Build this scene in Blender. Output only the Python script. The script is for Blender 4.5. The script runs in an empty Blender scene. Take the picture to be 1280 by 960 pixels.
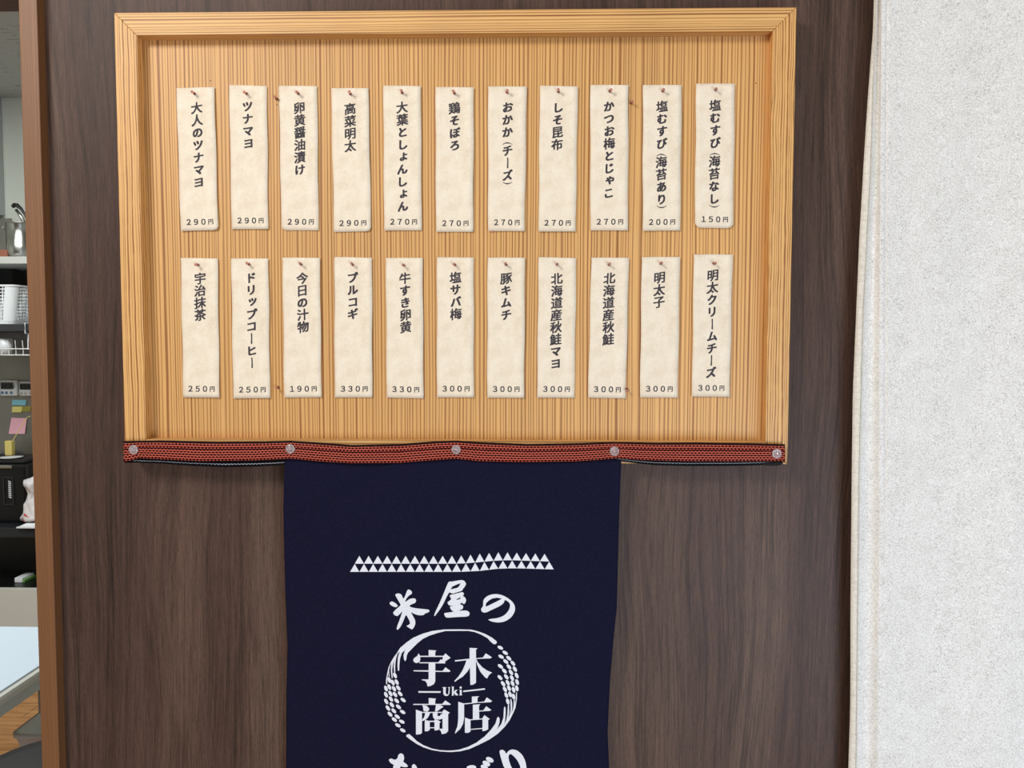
import bpy, bmesh, math, random
from mathutils import Vector, Matrix, noise
from mathutils.geometry import tessellate_polygon

# ------------------------------------------------------------------ camera
SC = bpy.context.scene
COL = SC.collection
CAM = Vector((0, -1.03, 1.40))
YAW, PITCH, ROLL, F = 0.0231019, 0.0517138, 0.0016458, 962.0
cam = bpy.data.objects.new('camera', bpy.data.cameras.new('camera'))
COL.objects.link(cam)
fwd = Vector((-math.sin(YAW) * math.cos(PITCH), math.cos(YAW) * math.cos(PITCH), -math.sin(PITCH)))
r0 = Vector((math.cos(YAW), math.sin(YAW), 0))
u0 = r0.cross(fwd)
RT = r0 * math.cos(ROLL) + u0 * math.sin(ROLL)
UP = -r0 * math.sin(ROLL) + u0 * math.cos(ROLL)
m = Matrix((RT, UP, -fwd)).transposed().to_4x4()
m.translation = CAM
cam.matrix_world = m
cam.data.sensor_width = 36
cam.data.lens = F / 1280 * 36
cam.data.clip_start = 0.02
SC.camera = cam

# ------------------------------------------------------------------ light
W = bpy.data.worlds.new('world'); SC.world = W; W.use_nodes = True
W.node_tree.nodes['Background'].inputs[0].default_value = (1.0, 0.97, 0.94, 1)
W.node_tree.nodes['Background'].inputs[1].default_value = 0.50


def area(name, loc, target, sx, sy, power, col):
    l = bpy.data.lights.new(name, 'AREA'); l.shape = 'RECTANGLE'; l.size = sx; l.size_y = sy
    l.energy = power; l.color = col
    o = bpy.data.objects.new(name, l); COL.objects.link(o)
    o.location = loc
    o.rotation_euler = (Vector(target) - Vector(loc)).to_track_quat('-Z', 'Y').to_euler()
    return o


area('shop_window_light', (-1.25, -1.55, 2.55), (-0.1, 0, 1.4), 0.55, 0.55, 30, (1.0, 0.965, 0.92))
area('door_daylight', (1.1, -2.1, 0.45), (0.7, 0, 1.1), 1.2, 1.2, 42, (0.62, 0.80, 1.0))
area('kitchen_fill', (-1.9, 0.85, 2.44), (-1.9, 1.0, 0), 1.2, 0.4, 46, (0.96, 1.0, 0.97))  # added fill lamp, keeps the closed kitchen from going dim
SC.view_settings.view_transform = 'Standard'
SC.view_settings.look = 'None'
SC.view_settings.gamma = 1
SC.view_settings.use_curve_mapping = False
SC.view_settings.exposure = -0.16

random.seed(7)
PI = math.pi


# ------------------------------------------------------------------ helpers
def at(px, py, Y):
    """the point of the plane y = Y that the photograph shows at a pixel"""
    d = fwd + RT * ((px - 640) / F) + UP * ((480 - py) / F)
    return CAM + d * ((Y - CAM.y) / d.y)


def K(px, py, D):
    return at(px, py, D + CAM.y)


def srgb(*c):
    return tuple(((v / 255) / 12.92 if v / 255 <= .04045 else ((v / 255 + .055) / 1.055) ** 2.4) for v in c) + (1,)


class M:
    def __init__(s, name, col=(200, 200, 200), rough=.6, metal=0, **kw):
        s.m = bpy.data.materials.new(name); s.m.use_nodes = True
        s.t = s.m.node_tree; s.b = s.t.nodes['Principled BSDF']
        s.b.inputs['Base Color'].default_value = srgb(*col)
        s.b.inputs['Roughness'].default_value = rough
        s.b.inputs['Metallic'].default_value = metal
        for k, v in kw.items():
            s.b.inputs[k.replace('_', ' ')].default_value = v

    def n(s, typ, **kw):
        nd = s.t.nodes.new('ShaderNode' + typ)
        for k, v in kw.items():
            if k.startswith('i_'):
                key = k[2:].replace('_', ' ')
                nd.inputs[int(key) if key.isdigit() else key].default_value = v
            else:
                setattr(nd, k, v)
        return nd

    def l(s, a, ao, b, bi):
        s.t.links.new(a.outputs[ao], b.inputs[bi]); return b

    def coord(s, scale=(1, 1, 1), out='Object'):
        tc = s.n('TexCoord'); mp = s.n('Mapping'); mp.inputs['Scale'].default_value = scale
        s.l(tc, out, mp, 'Vector'); return mp

    def noise(s, src, scale, detail=2, rough=.5, dist=0):
        nd = s.n('TexNoise', i_Scale=scale, i_Detail=detail, i_Roughness=rough, i_Distortion=dist)
        s.l(src, 0, nd, 'Vector'); return nd

    def ramp(s, src, out, stops):
        r = s.n('ValToRGB'); e = r.color_ramp.elements
        while len(e) < len(stops): e.new(.5)
        for q, (p, c) in zip(e, stops):
            q.position = p; q.color = srgb(*c) if len(c) == 3 else c
        s.l(src, out, r, 'Fac'); return r

    def mix(s, a, b, fac, mode='MULTIPLY', f=1.0):
        x = s.n('MixRGB', blend_type=mode); x.inputs[0].default_value = f
        if fac is not None: s.l(fac, 0, x, 0)
        s.l(a, 0, x, 1)
        if isinstance(b, tuple): x.inputs[2].default_value = srgb(*b)
        else: s.l(b, 0, x, 2)
        return x

    def math(s, op, a, b=None, ao=0, bo=0):
        nd = s.n('Math', operation=op)
        for i, (v, o) in enumerate(((a, ao), (b, bo))):
            if v is None: continue
            if isinstance(v, (int, float)): nd.inputs[i].default_value = v
            else: s.t.links.new(v.outputs[o], nd.inputs[i])
        return nd

    def color(s, nd, out=0): s.l(nd, out, s.b, 'Base Color')

    def bump(s, nd, strength=.2, dist=.001, out=0):
        b = s.n('Bump', i_Strength=strength, i_Distance=dist)
        s.l(nd, out, b, 'Height'); s.l(b, 0, s.b, 'Normal')


G = lambda v: (v, v, v, 1)


def wood_laminate():
    s = M('dark_walnut_laminate', rough=.5, Specular_IOR_Level=.22)
    low = s.noise(s.coord((3.2, 1, .7)), 1.6, 2)
    add = s.n('VectorMath', operation='MULTIPLY_ADD')
    s.l(low, 'Color', add, 0); add.inputs[1].default_value = (.12, 0, .0)
    tc = s.n('TexCoord'); s.l(tc, 'Object', add, 2)
    def str_(sc, scale, detail, rough=.6):
        mp = s.n('Mapping'); mp.inputs['Scale'].default_value = sc
        s.l(add, 0, mp, 'Vector'); return s.noise(mp, scale, detail, rough)
    broad = str_((9, 1, .55), 1.0, 4)
    mid = str_((110, 1, 1.6), 1.0, 6, .75)
    fine = s.noise(s.coord((620, 1, 22)), 1.0, 3, .75)
    pore = s.noise(s.coord((1100, 1, 130)), 1.0, 2, .6)
    c1 = s.ramp(broad, 0, [(.28, (73, 54, 46)), (.5, (89, 67, 57)), (.72, (105, 82, 69))])
    c2 = s.ramp(mid, 0, [(.34, G(.42)), (.44, G(.78)), (.56, G(1.0)), (.75, G(1.2))])
    c3 = s.ramp(fine, 0, [(.34, G(.55)), (.5, G(.95)), (.68, G(1.3))])
    c4 = s.ramp(pore, 0, [(.34, G(.78)), (.5, G(1.0)), (.68, G(1.22))])
    mp = s.n('Mapping'); mp.inputs['Scale'].default_value = (42, 1, 1.0); s.l(add, 0, mp, 'Vector')
    vein = s.noise(mp, 1.0, 3, .55)
    va = s.math('ABSOLUTE', s.math('SUBTRACT', vein, .5))
    vr = s.ramp(va, 0, [(.0, G(0)), (.012, G(.15)), (.035, G(1))])
    msk = s.ramp(s.noise(s.coord((14, 1, 3)), 1.0, 2), 0, [(.42, G(1)), (.58, G(.25))])
    vv = s.n('MixRGB'); s.l(msk, 0, vv, 0); vv.inputs[2].default_value = G(1); s.l(vr, 0, vv, 1)
    vv.inputs[0].default_value = .4
    x = s.mix(s.mix(s.mix(c1, c2, None, f=.9), c3, None, f=.8), c4, None, f=.7)
    x = s.mix(x, vv, None, f=.42)
    s.color(x); s.bump(fine, .12, .0006)
    return s.m


def pine(name, axis, warm=(226, 176, 116), line=(168, 112, 60), freq=150, warp=.004, wavy=1.0, dens=.5, brk=9):
    """straight grained softwood; grain runs along axis, dark rings cross the other"""
    s = M(name, rough=.5)
    tc = s.n('TexCoord'); sep = s.n('SeparateXYZ'); s.l(tc, 'Object', sep, 0)
    ac, al = ('X', 'Z') if axis == 'Z' else ('Z', 'X')
    w1 = s.noise(s.coord((14, 14, 2.2) if axis == 'Z' else (2.2, 14, 14)), 1.0, 1)
    w2 = s.noise(s.coord((60, 60, 14) if axis == 'Z' else (14, 60, 60)), 1.0, 1)
    wsum = s.math('ADD', s.math('MULTIPLY', w1, warp * 2), s.math('MULTIPLY', w2, warp * .35 * wavy))
    ya = s.math('MULTIPLY', sep, .6, ao='Y')
    a = s.math('ADD', s.math('ADD', wsum, sep, bo=ac), ya)
    def n1(sc):
        q = s.n('TexNoise', noise_dimensions='1D', i_Detail=1.0, i_Roughness=.5, i_Scale=1.0)
        s.l(s.math('MULTIPLY', a, sc), 0, q, 'W'); return q
    ph = s.math('ADD', s.math('MULTIPLY', a, freq), s.math('MULTIPLY', n1(freq * .25), 2.5))
    fr_ = s.math('ABSOLUTE', s.math('SUBTRACT', s.math('FRACT', ph), .5))
    amp = s.math('ADD', s.math('MULTIPLY', n1(freq * .9), 1.3), -.05)
    nz = s.n('MapRange'); nz.inputs[1].default_value = dens; nz.inputs[2].default_value = dens * 2.6
    nz.inputs[3].default_value = 1; nz.inputs[4].default_value = 0
    s.l(fr_, 0, nz, 0)
    pr = s.math('MULTIPLY', nz, amp)
    br = s.noise(s.coord((150, 150, brk) if axis == 'Z' else (brk, 150, 150)), 1.0, 2)
    pr = s.math('MULTIPLY', pr, s.math('ADD', s.math('MULTIPLY', br, 1.5 if brk > 9 else .9), .25 if brk > 9 else .55))
    r = s.ramp(pr, 0, [(0, G(0)), (.8, G(.95))])
    nz = pr
    bl = s.noise(s.coord((5, 5, 1.3)), 1.0, 3)
    base = s.ramp(bl, 0, [(.3, tuple(int(v * .95) for v in warm)), (.7, tuple(min(255, int(v * 1.035)) for v in warm))])
    fib = s.noise(s.coord((700, 700, 12) if axis == 'Z' else (12, 700, 700)), 1.0, 2)
    fr = s.ramp(fib, 0, [(.3, G(.9)), (.7, G(1.06))])
    base = s.mix(base, fr, None)
    s.color(s.mix(base, line, r, 'MIX')); s.bump(nz, .12, .0004)
    return s.m


def fabric(name, c, c2, rough=.9, wx=1500, wz=1500, amt=.25, fleck=None):
    s = M(name, c, rough, Specular_IOR_Level=.15)
    a = s.noise(s.coord((wx, wx, wz / 8)), 1.0, 2)
    b = s.noise(s.coord((wx / 8, wx / 8, wz)), 1.0, 2)
    mx = s.math('ADD', s.math('MULTIPLY', a, .5), s.math('MULTIPLY', b, .5))
    r = s.ramp(mx, 0, [(.38, c2), (.62, c)])
    if fleck:
        n2 = s.noise(s.coord((500, 500, 500)), 1.0, 2, .7)
        r2 = s.ramp(n2, 0, [(.30, fleck), (.42, (255, 255, 255))])
        r = s.mix(r, r2, None)
    s.color(r); s.bump(mx, amt, .0006)
    return s.m


def linen():
    s = M('off_white_linen', rough=.95, Specular_IOR_Level=.1)
    a = s.noise(s.coord((950, 950, 420)), 1.0, 2, .7)
    b = s.noise(s.coord((380, 380, 1000)), 1.0, 2, .7)
    c = s.noise(s.coord((60, 60, 60)), 1.0, 3, .6)
    mx = s.math('ADD', s.math('ADD', s.math('MULTIPLY', a, .45), s.math('MULTIPLY', b, .45)), s.math('MULTIPLY', c, .1))
    r = s.ramp(mx, 0, [(.36, (180, 174, 166)), (.47, (226, 221, 213)), (.62, (252, 248, 242))])
    r2 = s.ramp(s.noise(s.coord((420, 420, 420)), 1.0, 2, .7), 0, [(.26, (205, 190, 178)), (.34, (255, 255, 255))])
    s.color(s.mix(r, r2, None)); s.bump(mx, .7, .0008)
    return s.m


def paper():
    s = M('cream_washi_paper', rough=.85)
    a = s.noise(s.coord((45, 45, 45)), 1.0, 4, .65)
    b = s.noise(s.coord((260, 260, 700)), 1.0, 3, .6)
    c = s.ramp(a, 0, [(.3, (232, 213, 186)), (.55, (243, 228, 204)), (.75, (247, 236, 216))])
    d = s.ramp(b, 0, [(.3, G(.93)), (.6, G(1.02))])
    s.color(s.mix(c, d, None)); s.bump(b, .25, .0004)
    return s.m


def webbing(name, dark, red, lite, rows, black_rows):
    s = M(name, rough=.85, Specular_IOR_Level=.15)
    tc = s.n('TexCoord'); sep = s.n('SeparateXYZ'); s.l(tc, 'UV', sep, 0)
    wob = s.noise(s.coord((60, 3, 60), 'UV'), 1.0, 1)
    row = s.math('MULTIPLY', s.math('ADD', s.math('MULTIPLY', wob, .02), sep, bo='Y'), rows)
    fl = s.math('FLOOR', row); fr = s.math('FRACT', row)
    ph = s.math('ADD', s.math('MULTIPLY', sep, 215.0, ao='X'), s.math('MULTIPLY', fl, .5))
    tri = s.math('SUBTRACT', s.math('MULTIPLY', s.math('ABSOLUTE', s.math('SUBTRACT', s.math('FRACT', ph), .5)), 2.0), .5)
    d = s.math('ABSOLUTE', s.math('SUBTRACT', s.math('SUBTRACT', fr, .5), s.math('MULTIPLY', tri, .42)))
    lum = s.math('GREATER_THAN', s.math('FRACT', s.math('MULTIPLY', ph, 2.0)), .18)
    dash = s.math('MULTIPLY', s.math('LESS_THAN', d, .11), lum)
    gap = s.math('GREATER_THAN', d, .33)
    base = s.n('MixRGB'); base.inputs[1].default_value = srgb(*red); base.inputs[2].default_value = srgb(*dark)
    s.l(gap, 0, base, 0)
    b2 = s.mix(base, lite, dash, 'MIX')
    # rows left black by the weaver, and the black selvedges
    sel = None
    for c0, hw in black_rows:
        k = s.math('LESS_THAN', s.math('ABSOLUTE', s.math('SUBTRACT', sep, c0, ao='Y')), hw)
        sel = k if sel is None else s.math('MAXIMUM', sel, k)
    gate = s.math('MULTIPLY', sel, s.math('SUBTRACT', 1.0, s.math('MULTIPLY', dash, .0)))
    s.color(s.mix(b2, dark, gate, 'MIX')); s.bump(dash, .4, .0004)
    return s.m


MAT = dict(
    laminate=wood_laminate(),
    panel=pine('straight_grain_cedar_panel', 'Z', (226, 172, 104), (146, 92, 42), 235, .0035, .6, .11),
    rail_v=pine('pine_rail_upright', 'Z', (232, 178, 108), (144, 88, 36), 290, .0045, 3.0, .12, 42),
    rail_h=pine('pine_rail_level', 'X', (234, 182, 112), (134, 80, 32), 310, .003, .6, .12),
    post=pine('brown_stained_post', 'Z', (134, 90, 54), (104, 66, 36), 480, .004, 1.0, .12),
    beam=pine('dark_stained_beam', 'X', (84, 55, 36), (60, 38, 24), 300, .004, 1.0, .1),
    paper=paper(),
    ink=M('dark_ink', (58, 50, 56), .7).m,
    navy=fabric('navy_cotton', (20, 19, 47), (11, 11, 33), .85, 1700, 1700, .3),
    navy_highlight=M('navy_cotton_highlight', (27, 26, 54), .85, Specular_IOR_Level=.1).m,  # lighter navy, puts the highlight of the folds into colour
    white_print=fabric('white_screen_print', (240, 240, 244), (226, 227, 233), .7, 1700, 1700, .2),
    linen=linen(),
    hem_linen=fabric('beige_hem_linen', (240, 232, 216), (214, 204, 188), .95, 900, 900, .5),
    thread=M('linen_thread', (200, 190, 175), .9).m,
    belt=webbing('red_woven_webbing', (30, 6, 8), (136, 26, 18), (246, 146, 116), 8.5, [(0, .055), (1, .12), (.35, .022), (.62, .022)]),
    strap=webbing('black_woven_webbing', (12, 12, 16), (16, 16, 20), (225, 225, 230), 7, [(0, .14), (1, .70)]),
    black_edge=M('black_selvedge', (16, 13, 15), .9).m,
    clear=M('clear_plastic', (255, 240, 240), .06, Transmission_Weight=.75, IOR=1.45).m,
    rose=M('rose_clear_plastic', (236, 170, 150), .15, Transmission_Weight=.6, IOR=1.4).m,
    copper=M('dark_copper', (120, 60, 44), .35, .7).m,
    steel=M('stainless_steel', (190, 190, 186), .28, 1).m,
    plaster=M('pale_plaster', (214, 217, 208), .9).m,
    black=M('black_plastic', (14, 14, 16), .3).m,
    black_soft=M('black_vinyl', (16, 16, 18), .55).m,
    white=M('white_plastic', (232, 235, 238), .4).m,
    grey=M('grey_plastic', (200, 200, 197), .5).m,
    greypaint=M('pale_grey_panel', (205, 205, 200), .55).m,
    duct=M('grey_painted_metal', (176, 182, 181), .5).m,
    shelfsteel=M('satin_steel_edge', (206, 206, 202), .45, .15).m,
    tabletop=M('white_tabletop', (196, 210, 224), .35).m,
    tableedge=M('light_grey_edging', (190, 190, 184), .4).m,
    darkmetal=M('dark_grey_metal', (70, 71, 73), .4, .5).m,
    counter=M('black_glossy_worktop', (40, 42, 46), .12).m,
    blue=M('blue_note_paper', (130, 190, 205), .8).m,
    yellow=M('yellow_note_paper', (214, 204, 120), .8).m,
    olive=M('olive_note_paper', (150, 140, 62), .8).m,
    pink=M('pink_note_paper', (228, 170, 185), .8).m,
    sponge=M('yellow_sponge', (226, 204, 120), .95).m,
    bluebutton=M('blue_rubber_button', (90, 130, 160), .5).m,
    brickred=M('reddish_wood', (150, 92, 72), .6).m,
    red=M('red_print', (210, 60, 70), .6).m,
    bag=M('white_plastic_film', (238, 232, 234), .35, Transmission_Weight=.15).m,
    green=M('green_plastic', (110, 160, 80), .5).m,
    lcd=M('dark_display', (28, 32, 32), .2).m,
    lcdink=M('pale_digits', (150, 158, 150), .4).m,
)


def steel_sheet():
    s = M('brushed_steel_sheet', rough=.42, metal=.8)
    a = s.noise(s.coord((4, 4, 2)), 1.0, 3)
    s.color(s.ramp(a, 0, [(.3, (128, 124, 118)), (.7, (160, 158, 152))])); return s.m


def ceil_tile():
    s = M('fissured_ceiling_board', rough=.95)
    a = s.noise(s.coord((26, 70, 26)), 1.0, 4, .7)
    s.color(s.ramp(a, 0, [(.33, (84, 88, 90)), (.40, (184, 188, 188))])); s.bump(a, .6, .003); return s.m


def floor_wood():
    s = M('honey_oak_plank', rough=.4)
    a = s.noise(s.coord((3, 40, 3)), 1.0, 5, .6, .8)
    s.color(s.ramp(a, 0, [(.3, (128, 84, 44)), (.5, (168, 118, 68)), (.72, (192, 142, 90))])); return s.m


MAT['sheet'] = steel_sheet(); MAT['ceil'] = ceil_tile(); MAT['oak'] = floor_wood()

ORG = {}


def empty(name, loc, label, cat, group=None):
    o = bpy.data.objects.new(name, None); COL.objects.link(o); o.location = loc
    o.empty_display_size = .02
    o['label'] = label; o['category'] = cat
    if group: o['group'] = group
    ORG[o.name] = Vector(loc); return o


def tag(o, label, cat, group=None):
    o['label'] = label; o['category'] = cat
    if group: o['group'] = group
    return o


def mobj(name, verts, faces, mat, parent=None, smooth=False, uvs=None, local=None, label=None):
    """verts in world space; local = origin for a top-level mesh"""
    og = ORG[parent.name] if parent is not None else Vector(local or (0, 0, 0))
    me = bpy.data.meshes.new(name)
    me.from_pydata([tuple(Vector(v) - og) for v in verts], [], faces)
    if uvs:
        ul = me.uv_layers.new(name='UVMap')
        for lp in me.loops: ul.data[lp.index].uv = uvs[lp.vertex_index]
    me.materials.append(MAT[mat]); me.validate(); me.update()
    if smooth:
        for p in me.polygons: p.use_smooth = True
    o = bpy.data.objects.new(name, me); COL.objects.link(o)
    if parent is not None: o.parent = parent
    else: o.location = og
    ORG[o.name] = og
    if label: o['label'] = label
    return o


def structure(o):
    o['kind'] = 'structure'; return o


def boxg(x0, x1, y0, y1, z0, z1, bev=0):
    """box geometry (verts, faces) with optional bevel"""
    bm = bmesh.new(); bmesh.ops.create_cube(bm, size=1)
    for v in bm.verts:
        v.co = Vector(((x0 + x1) / 2 + v.co.x * (x1 - x0), (y0 + y1) / 2 + v.co.y * (y1 - y0), (z0 + z1) / 2 + v.co.z * (z1 - z0)))
    if bev:
        bmesh.ops.bevel(bm, geom=bm.edges[:], offset=bev, segments=2, affect='EDGES', profile=.6)
    bm.verts.index_update()
    r = ([v.co.copy() for v in bm.verts], [[v.index for v in f.verts] for f in bm.faces]); bm.free(); return r


def box(name, b, mat, parent=None, bev=0, local=None, **kw):
    v, f = boxg(*b, bev=bev)
    return mobj(name, v, f, mat, parent, local=local, **kw)


def join(*gs):
    V, Fc = [], []
    for v, f in gs:
        n = len(V); V += list(v); Fc += [[i + n for i in q] for q in f]
    return V, Fc


def lathe(prof, org, axis, seg=20):
    """prof: (radius, distance along axis) pairs; closes at r=0 ends"""
    ax = Vector(axis).normalized(); a = ax.orthogonal().normalized(); b = ax.cross(a); org = Vector(org)
    V, Fc = [], []
    for r, h in prof:
        for i in range(seg):
            t = 2 * PI * i / seg
            V.append(org + ax * h + (a * math.cos(t) + b * math.sin(t)) * r)
    for k in range(len(prof) - 1):
        for i in range(seg):
            j = (i + 1) % seg
            Fc.append([k * seg + i, k * seg + j, (k + 1) * seg + j, (k + 1) * seg + i])
    Fc.append(list(range(seg))[::-1]); Fc.append([(len(prof) - 1) * seg + i for i in range(seg)])
    return V, Fc


def tube(pts, r, seg=8, closed=False):
    V, Fc = [], []; pts = [Vector(p) for p in pts]; n = len(pts)
    for k, p in enumerate(pts):
        d = (pts[(k + 1) % n] - pts[k - 1]) if closed else (pts[min(k + 1, n - 1)] - pts[max(k - 1, 0)])
        d.normalize(); a = d.cross(Vector((0, 0, 1)))
        if a.length < .05: a = d.cross(Vector((0, 1, 0)))
        a.normalize(); b = d.cross(a); rr = r[k] if isinstance(r, (list, tuple)) else r
        for i in range(seg):
            t = 2 * PI * i / seg; V.append(p + (a * math.cos(t) + b * math.sin(t)) * rr)
    for k in range(n if closed else n - 1):
        for i in range(seg):
            j = (i + 1) % seg; q = (k + 1) % n
            Fc.append([k * seg + i, k * seg + j, q * seg + j, q * seg + i])
    if not closed: Fc += [list(range(seg))[::-1], [(n - 1) * seg + i for i in range(seg)]]
    return V, Fc


def lerp_tab(tab, y):
    if y <= tab[0][0]: return tab[0][1]
    for (a, b), (c, d) in zip(tab, tab[1:]):
        if y <= c: return b + (d - b) * (y - a) / (c - a)
    return tab[-1][1]


def sm(t):
    t = max(0, min(1, t)); return t * t * (3 - 2 * t)


def copy_tree(o, loc, label=None, parent=None):
    c = o.copy(); COL.objects.link(c)
    if parent is None: c.location = loc
    else: c.parent = parent
    if label: c['label'] = label
    for ch in [q for q in bpy.data.objects if q.parent == o]: copy_tree(ch, None, None, c)
    return c


# ------------------------------------------------------------------ setting
post_l = at(37.7, 480, -.016).x; post_r = at(60.0, 480, -.016).x
CEIL = 2.49
structure(box('wall_back', (post_r - .001, 1.6, 0, .09, 0, CEIL), 'laminate'))
structure(box('trim_1', (post_l, post_r, -.016, .12, 0, CEIL), 'post', bev=.0012))
lint_z = at(12, 14.5, .11).z
structure(box('trim_2', (-1.75, post_l, 0.0, .11, lint_z, CEIL), 'beam'))
structure(box('wall_left', (-3.4, -1.75, 0, .09, 0, CEIL), 'laminate'))
YF = 2.40
structure(box('wall_far', (-3.4, .2, YF, YF + .1, 0, CEIL), 'plaster'))
structure(box('wall_side', (-3.5, -3.4, 0, YF + .1, 0, CEIL), 'plaster'))
structure(box('wall_right', (.1, .2, .09, YF, 0, CEIL), 'plaster'))
structure(box('ceiling', (-3.4, 1.6, .0, YF, CEIL, CEIL + .08), 'ceil'))
fl = structure(box('floor', (-3.4, 2.2, -3.0, YF + .1, -.08, -.010), 'oak'))
proto = None
k = 0
y = .125
while y < YF - .02:
    for (xa, xb) in ((-3.39, -2.2 + .5 * ((k * 37) % 10) / 10), (-2.2 + .5 * ((k * 37) % 10) / 10 + .002, .09)):
        v, f = boxg(xa, xb, y, min(y + .0885, YF - .001), -.010, 0, 0)
        mobj('plank', v, f, 'oak', fl)
    y += .090; k += 1

# ------------------------------------------------------------------ menu board
FX0, FX1, FZ0, FZ1 = -.5352, .3345, 1.2450, 1.8243
RW = .0288
YFR, YP = -.030, -.0135
board = empty('menu_board', ((FX0 + FX1) / 2, 0, FZ0), 'framed pine menu board of paper slips on the dark wood wall', 'board')
pv, pf = boxg(FX0 + .01, FX1 - .01, YP, -.001, FZ0 + .01, FZ1 - .01)
mobj('panel', pv, pf, 'panel', board)


def rail(a0, a1, b1, b0, mat):
    """mitred rail: outer corners a0,a1, inner corners b0,b1 (x,z)"""
    V = []
    for yy in (YFR, -.0005):
        for (x, z) in (a0, a1, b1, b0): V.append((x, yy, z))
    Fc = [[0, 1, 2, 3], [7, 6, 5, 4], [0, 4, 5, 1], [1, 5, 6, 2], [2, 6, 7, 3], [3, 7, 4, 0]]
    bm = bmesh.new(); vs = [bm.verts.new(v) for v in V]
    for q in Fc: bm.faces.new([vs[i] for i in q])
    bmesh.ops.recalc_face_normals(bm, faces=bm.faces)
    bmesh.ops.bevel(bm, geom=[e for e in bm.edges if abs(e.verts[0].co.y - YFR) < 1e-6 and abs(e.verts[1].co.y - YFR) < 1e-6], offset=.0005, segments=1, affect='EDGES')
    bm.verts.index_update()
    r = [v.co.copy() for v in bm.verts], [[v.index for v in f.verts] for f in bm.faces]; bm.free()
    return mobj('frame_rail', r[0], r[1], mat, board)


e = .00012
IX0, IX1, IZ0, IZ1 = FX0 + RW, FX1 - RW, FZ0 + RW, FZ1 - RW
rail((FX0 + e, FZ1), (FX1 - e, FZ1), (IX1 - e, IZ1), (IX0 + e, IZ1), 'rail_h')
rail((FX0 + e, FZ0), (FX1 - e, FZ0), (IX1 - e, IZ0), (IX0 + e, IZ0), 'rail_h')
rail((FX0, FZ0 + e), (FX0, FZ1 - e), (IX0, IZ1 - e), (IX0, IZ0 + e), 'rail_v')
rail((FX1, FZ0 + e), (FX1, FZ1 - e), (IX1, IZ1 - e), (IX1, IZ0 + e), 'rail_v')
for (px, py) in ((263, 101), (346.5, 131), (945, 104), (553, 215)):
    v, f = lathe([(.0007, 0), (.0007, .0002)], at(px, py, YP), (0, -1, 0), 8)
    mobj('pinhole', v, f, 'black_edge', board)

# ------------------------------------------------------------------ lettering
GL = {}


def glyph(ch, bold=.018):
    if (ch, bold) in GL: return GL[(ch, bold)]
    c = bpy.data.curves.new('glyph', 'FONT'); c.body = ch; c.resolution_u = 4
    o = bpy.data.objects.new('glyph', c); COL.objects.link(o)
    bpy.context.view_layer.update()
    ev = o.evaluated_get(bpy.context.evaluated_depsgraph_get()); me = ev.to_mesh()
    r = ([(v.co.x, v.co.y) for v in me.vertices], [list(p.vertices) for p in me.polygons])
    ev.to_mesh_clear(); bpy.data.objects.remove(o); bpy.data.curves.remove(c)
    # heavier weight: slightly shifted copies of the letter
    V, Fc = [], []
    for dx, dy in ((-1, -.7), (1, -.7), (-1, .7), (1, .7), (0, 0)) if bold else ((0, 0),):
        n = len(V); V += [(x + dx * bold, y + dy * bold) for x, y in r[0]]; Fc += [[a + n for a in q] for q in r[1]]
    r = (V, Fc)
    GL[(ch, bold)] = r; return r


KANA_SMALL = 'ょゃッ'


def is_kana(ch): return 0x3040 <= ord(ch) <= 0x30ff


def column_text(txt, v0, pitch):
    """2-D geometry in pixels (dx from the column axis, absolute dy from v0), y down"""
    V, Fc = [], []
    yy = v0
    for i, ch in enumerate(txt):
        n = len(V)
        if ch == '（' or ch == '）':
            up = ch == '（'
            yc = yy - pitch * (.12 if up else .32)
            N = 8; s = 1 if up else -1
            for q in range(N + 1):
                t = -1 + 2 * q / N
                yo = yc + s * 2.2 * t * t
                th = .75 - .45 * abs(t)
                V += [(t * 6.3, yo - th), (t * 6.3, yo + th)]
            for q in range(N): Fc.append([n + 2 * q, n + 2 * q + 1, n + 2 * q + 3, n + 2 * q + 2])
            yy += pitch * .5; continue
        if ch == 'ー':
            V += [(-.7, yy - 6.8), (.9, yy - 6.3), (1.0, yy + 6.2), (.2, yy + 6.9), (-.9, yy + 6.2), (-.5, yy)]
            Fc.append([n + 5, n + 4, n + 3, n + 2, n + 1, n]); yy += pitch; continue
        gv, gf = glyph(ch, .044 if is_kana(ch) else .028)
        em = 13.6 if is_kana(ch) else 15.0
        cx, cy = .5, .38
        if ch in KANA_SMALL:
            cx = (min(p[0] for p in gv) + max(p[0] for p in gv)) / 2 - .1
            cy = (min(p[1] for p in gv) + max(p[1] for p in gv)) / 2
        for (x, y_) in gv:
            X, Y_ = x - cx, y_ - cy
            Y_ += .09 * X + .03 * math.sin(X * 5)          # brush hand: strokes rise to the right
            V.append((X * em, yy - Y_ * em))
        Fc += [[n + a for a in q] for q in gf]
        yy += pitch
    return V, Fc


def price_text(txt, yc):
    V, Fc = [], []
    for i, ch in enumerate(txt + '円'):
        n = len(V); ch2 = ch if ch == '円' else chr(ord(ch) - 48 + 0xff10)
        gv, gf = glyph(ch2, .026)
        em = 7.3 if ch == '円' else 9.3
        for (x, y_) in gv:
            X, Y_ = x - .5, y_ - .365
            Y_ += .05 * X; X *= .98
            V.append((-13.8 + 9.25 * i + X * em, yc - Y_ * em))
        Fc += [[n + a for a in q] for q in gf]
    return V, Fc


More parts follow.
